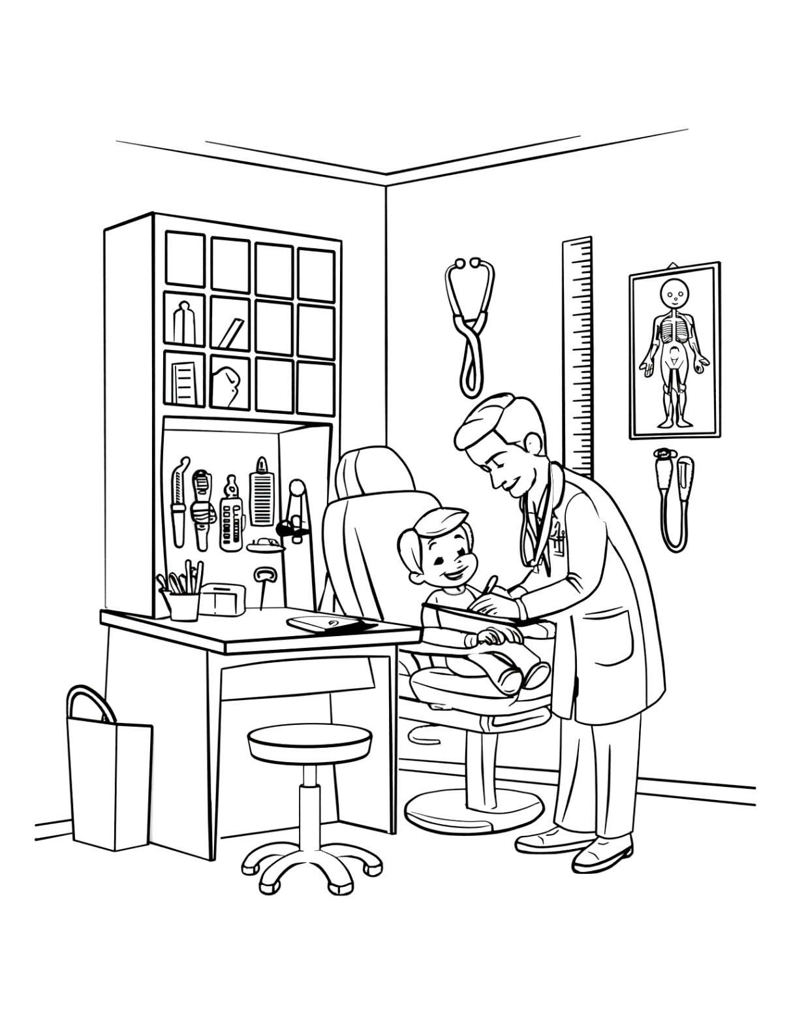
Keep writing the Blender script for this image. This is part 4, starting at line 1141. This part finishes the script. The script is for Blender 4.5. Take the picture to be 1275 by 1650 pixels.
for st in ('640,278,2.5 700,235,2.2 770,195,2.5 830,220,2 905,305,2', '620,262,2 740,200,2'): p.ink('T2', st, lift=.003)
p.build('far_sleeve', coat)
# trousers
p = Part()
p.puff('S7', '!955,30,0 !955,90,3.5 970,200,4.5 978,400,5 !977,622,5 1020,637,4 1080,633,4 !1150,607,4.5 !1175,300,4.5 !1192,25,3.5', ylin(1160, 5.45, 1340, 5.25), H=.07)
p.ink('S7', '1043,98,.8 1040,250,3 1033,450,3.5 1016,620,1', lift=.003)
p.puff('S7', '!805,20,0 !805,55,3.5 800,300,4.5 790,420,5 !770,562,5 830,595,4.5 900,608,4.5 !985,606,4.5 !985,30,0', ylin(1160, 5.54, 1340, 5.44), H=.06)
p.ink('S7', '892,153,.8 875,300,3 840,450,3.5 808,560,1', lift=.003)
p.build('trousers', t)
def shoe(st, inks, Y, H):
    p = Part(); p.puff('S7', st, Y, H=H)
    for i in inks: p.ink('S7', i, lift=.002)
    p.build('shoe', t)
shoe('!785,585,3.5 730,612,3.5 640,632,3.5 597,640,4.5 583,662,5 586,692,4.5 640,708,4.5 720,712,4.5 830,702,4 !960,678,3.5 !985,640,0 !975,600,0', ['590,660,3.5 680,682,3.5 800,675,3.5 900,658,3.5 975,645,2.5', '690,630,1 712,645,2 716,668,1', '730,625,2 765,620,2 790,600,1.5'], ylin(1335, 5.52, 1376, 5.43), .03)
shoe('!985,635,4 960,662,4.5 900,710,5 870,745,5.5 865,795,5.5 890,808,4.5 960,805,4.5 1040,780,4.5 !1100,735,4.5 !1135,728,4.5 1148,715,4 !1150,670,4.5 !1140,610,4 !1000,620,0', ['868,765,5 930,775,4.5 1010,755,4.5 1090,715,4.5 1147,680,4', '935,706,1 965,718,2 988,745,1', '985,665,2 1010,670,2 1035,660,1.2', '1100,735,3.5 1138,695,3'], ylin(1345, 5.30, 1406, 5.125), .03)

# ================================================================== held and worn things
# stethoscope round the neck
t = thing('stethoscope', 'stethoscope draped around the doctor\'s neck, hanging over his coat front', 'stethoscope', P(865, 840, 5.22))
NS = lambda x, y: CF(x, y) - .03
band('T3', '165,160,3.5 150,350,3.5 155,500,4 160,620,4 130,800,4 108,1000,4 108,1180,4 130,1340,4 170,1440,4 205,1455,4 320,1450,4',
     '205,180,3 195,350,3 205,500,3 212,640,3 188,850,3 160,1050,3 165,1200,3.2 190,1320,3 225,1425,2.5 300,1445,2', HD - .03, w=3, H=.004, name='tube', parent=t)
band('T3', '608,-380,3 608,-200,5 612,0,6.5 580,250,6.5 530,500,6.5 460,800,7 400,1080,6.5 360,1250,5 345,1370,3',
     '640,-380,0 660,-200,0 680,0,0 680,200,0 660,450,0 645,640,3 600,920,4 560,1040,3.5 490,1200,3.5 430,1340,3 400,1430,2.5', NS, w=3, H=.006, name='tube', parent=t)
p = Part()
for st in ('110,225,3 92,330,4 98,430,3.5 140,515,2', '575,0,3 520,140,3.5 460,300,3.5 420,450,3.5 395,580,2.5', '215,120,5 205,300,5 215,480,4.5 255,680,3.5 330,860,3.5 395,1030,3', '205,790,3 260,900,4.5 310,1050,3.5 335,1200,3 342,1350,3'): p.ink('T3', st, HD - .035)
p.build('ear_tube', t)
p = Part()
p.puff('T3', '!345,1370,3 !420,1330,2 !490,1300,2 !480,1360,3 !465,1432,3 !400,1420,3.5 !320,1460,4 !270,1435,3 !290,1370,2 !330,1335,2', moved(NS, -.01), H=.008)
for st in ('225,1395,3 330,1330,3', '235,1430,3 260,1395,2'): p.ink('T3', st)
p.build('chest_piece', t)
p = Part(); p.puff('T3', '!400,1430,2.5 !415,1585,2.5 !320,1555,2 !345,1470,2', moved(NS, -.02), H=.004); p.build('tag', t)

# clipboard
cb = xlin(680, 5.62, 860, 5.50)
t = thing('clipboard', 'thin clipboard seen edge-on, held level under the doctor\'s writing hand', 'clipboard', P(770, 990, 5.55))
p = Part()
pl = smooth(parse('R6', '!272,797 !285,785 400,805 600,843 !750,868 !900,905 !1010,915 !1060,925 !970,943 !850,918 !640,878 !390,828'), True)
v = [(a[0], a[1]) for a in pl]
p.slab(v, cb, .2, d=Vector((.15, .985, -.02)))
p.ink('R6', '272,795,2.5 285,787,4 400,805,4.2 500,823,4.4'); p.ink('N', '729.8,980.7,4.4 765,986.8,4.6 790,991.5,5.8 815,994,6.5 838,994.5,5')  # stroke thickens under the hand, the hand's shade drawn into its width
p.ink('R6', '272,797,3 390,826,4'); p.ink('N', '705.6,981.4,4 740,990.3,4.2 765,995.7,4.4 790,1000.5,4.6 815,1005,5 833,1007.5,5.5')
p.ink('T2', '640,618,3 740,645,6 800,655,8 880,655,8 1000,648,7 1120,640,5', xlin(820, 5.53, 880, 5.40)); p.ink('T2', '740,690,7 820,690,7 900,675,6 1000,660,4', xlin(820, 5.53, 880, 5.40))  # ink strokes for the sleeve's lower edge with its shade drawn in
p.build('board', t)
p = Part(); p.ink('T2', '650,608,2.5 770,612,3', moved(cb, .008)); p.build('clip', t)

p = Part(); p.puff('T2', '!335,300,3 !318,275,4.5 345,235,4.5 385,150,4.5 420,92,4.5 452,70,4 482,78,4.5 482,110,4.5 440,200,4.5 !385,280,4.5', 5.47, H=.008)
p.ink('T2', '338,290,3 390,200,1')
tag(p.build('pen'), 'pen gripped upright in the doctor\'s writing hand', 'pen')
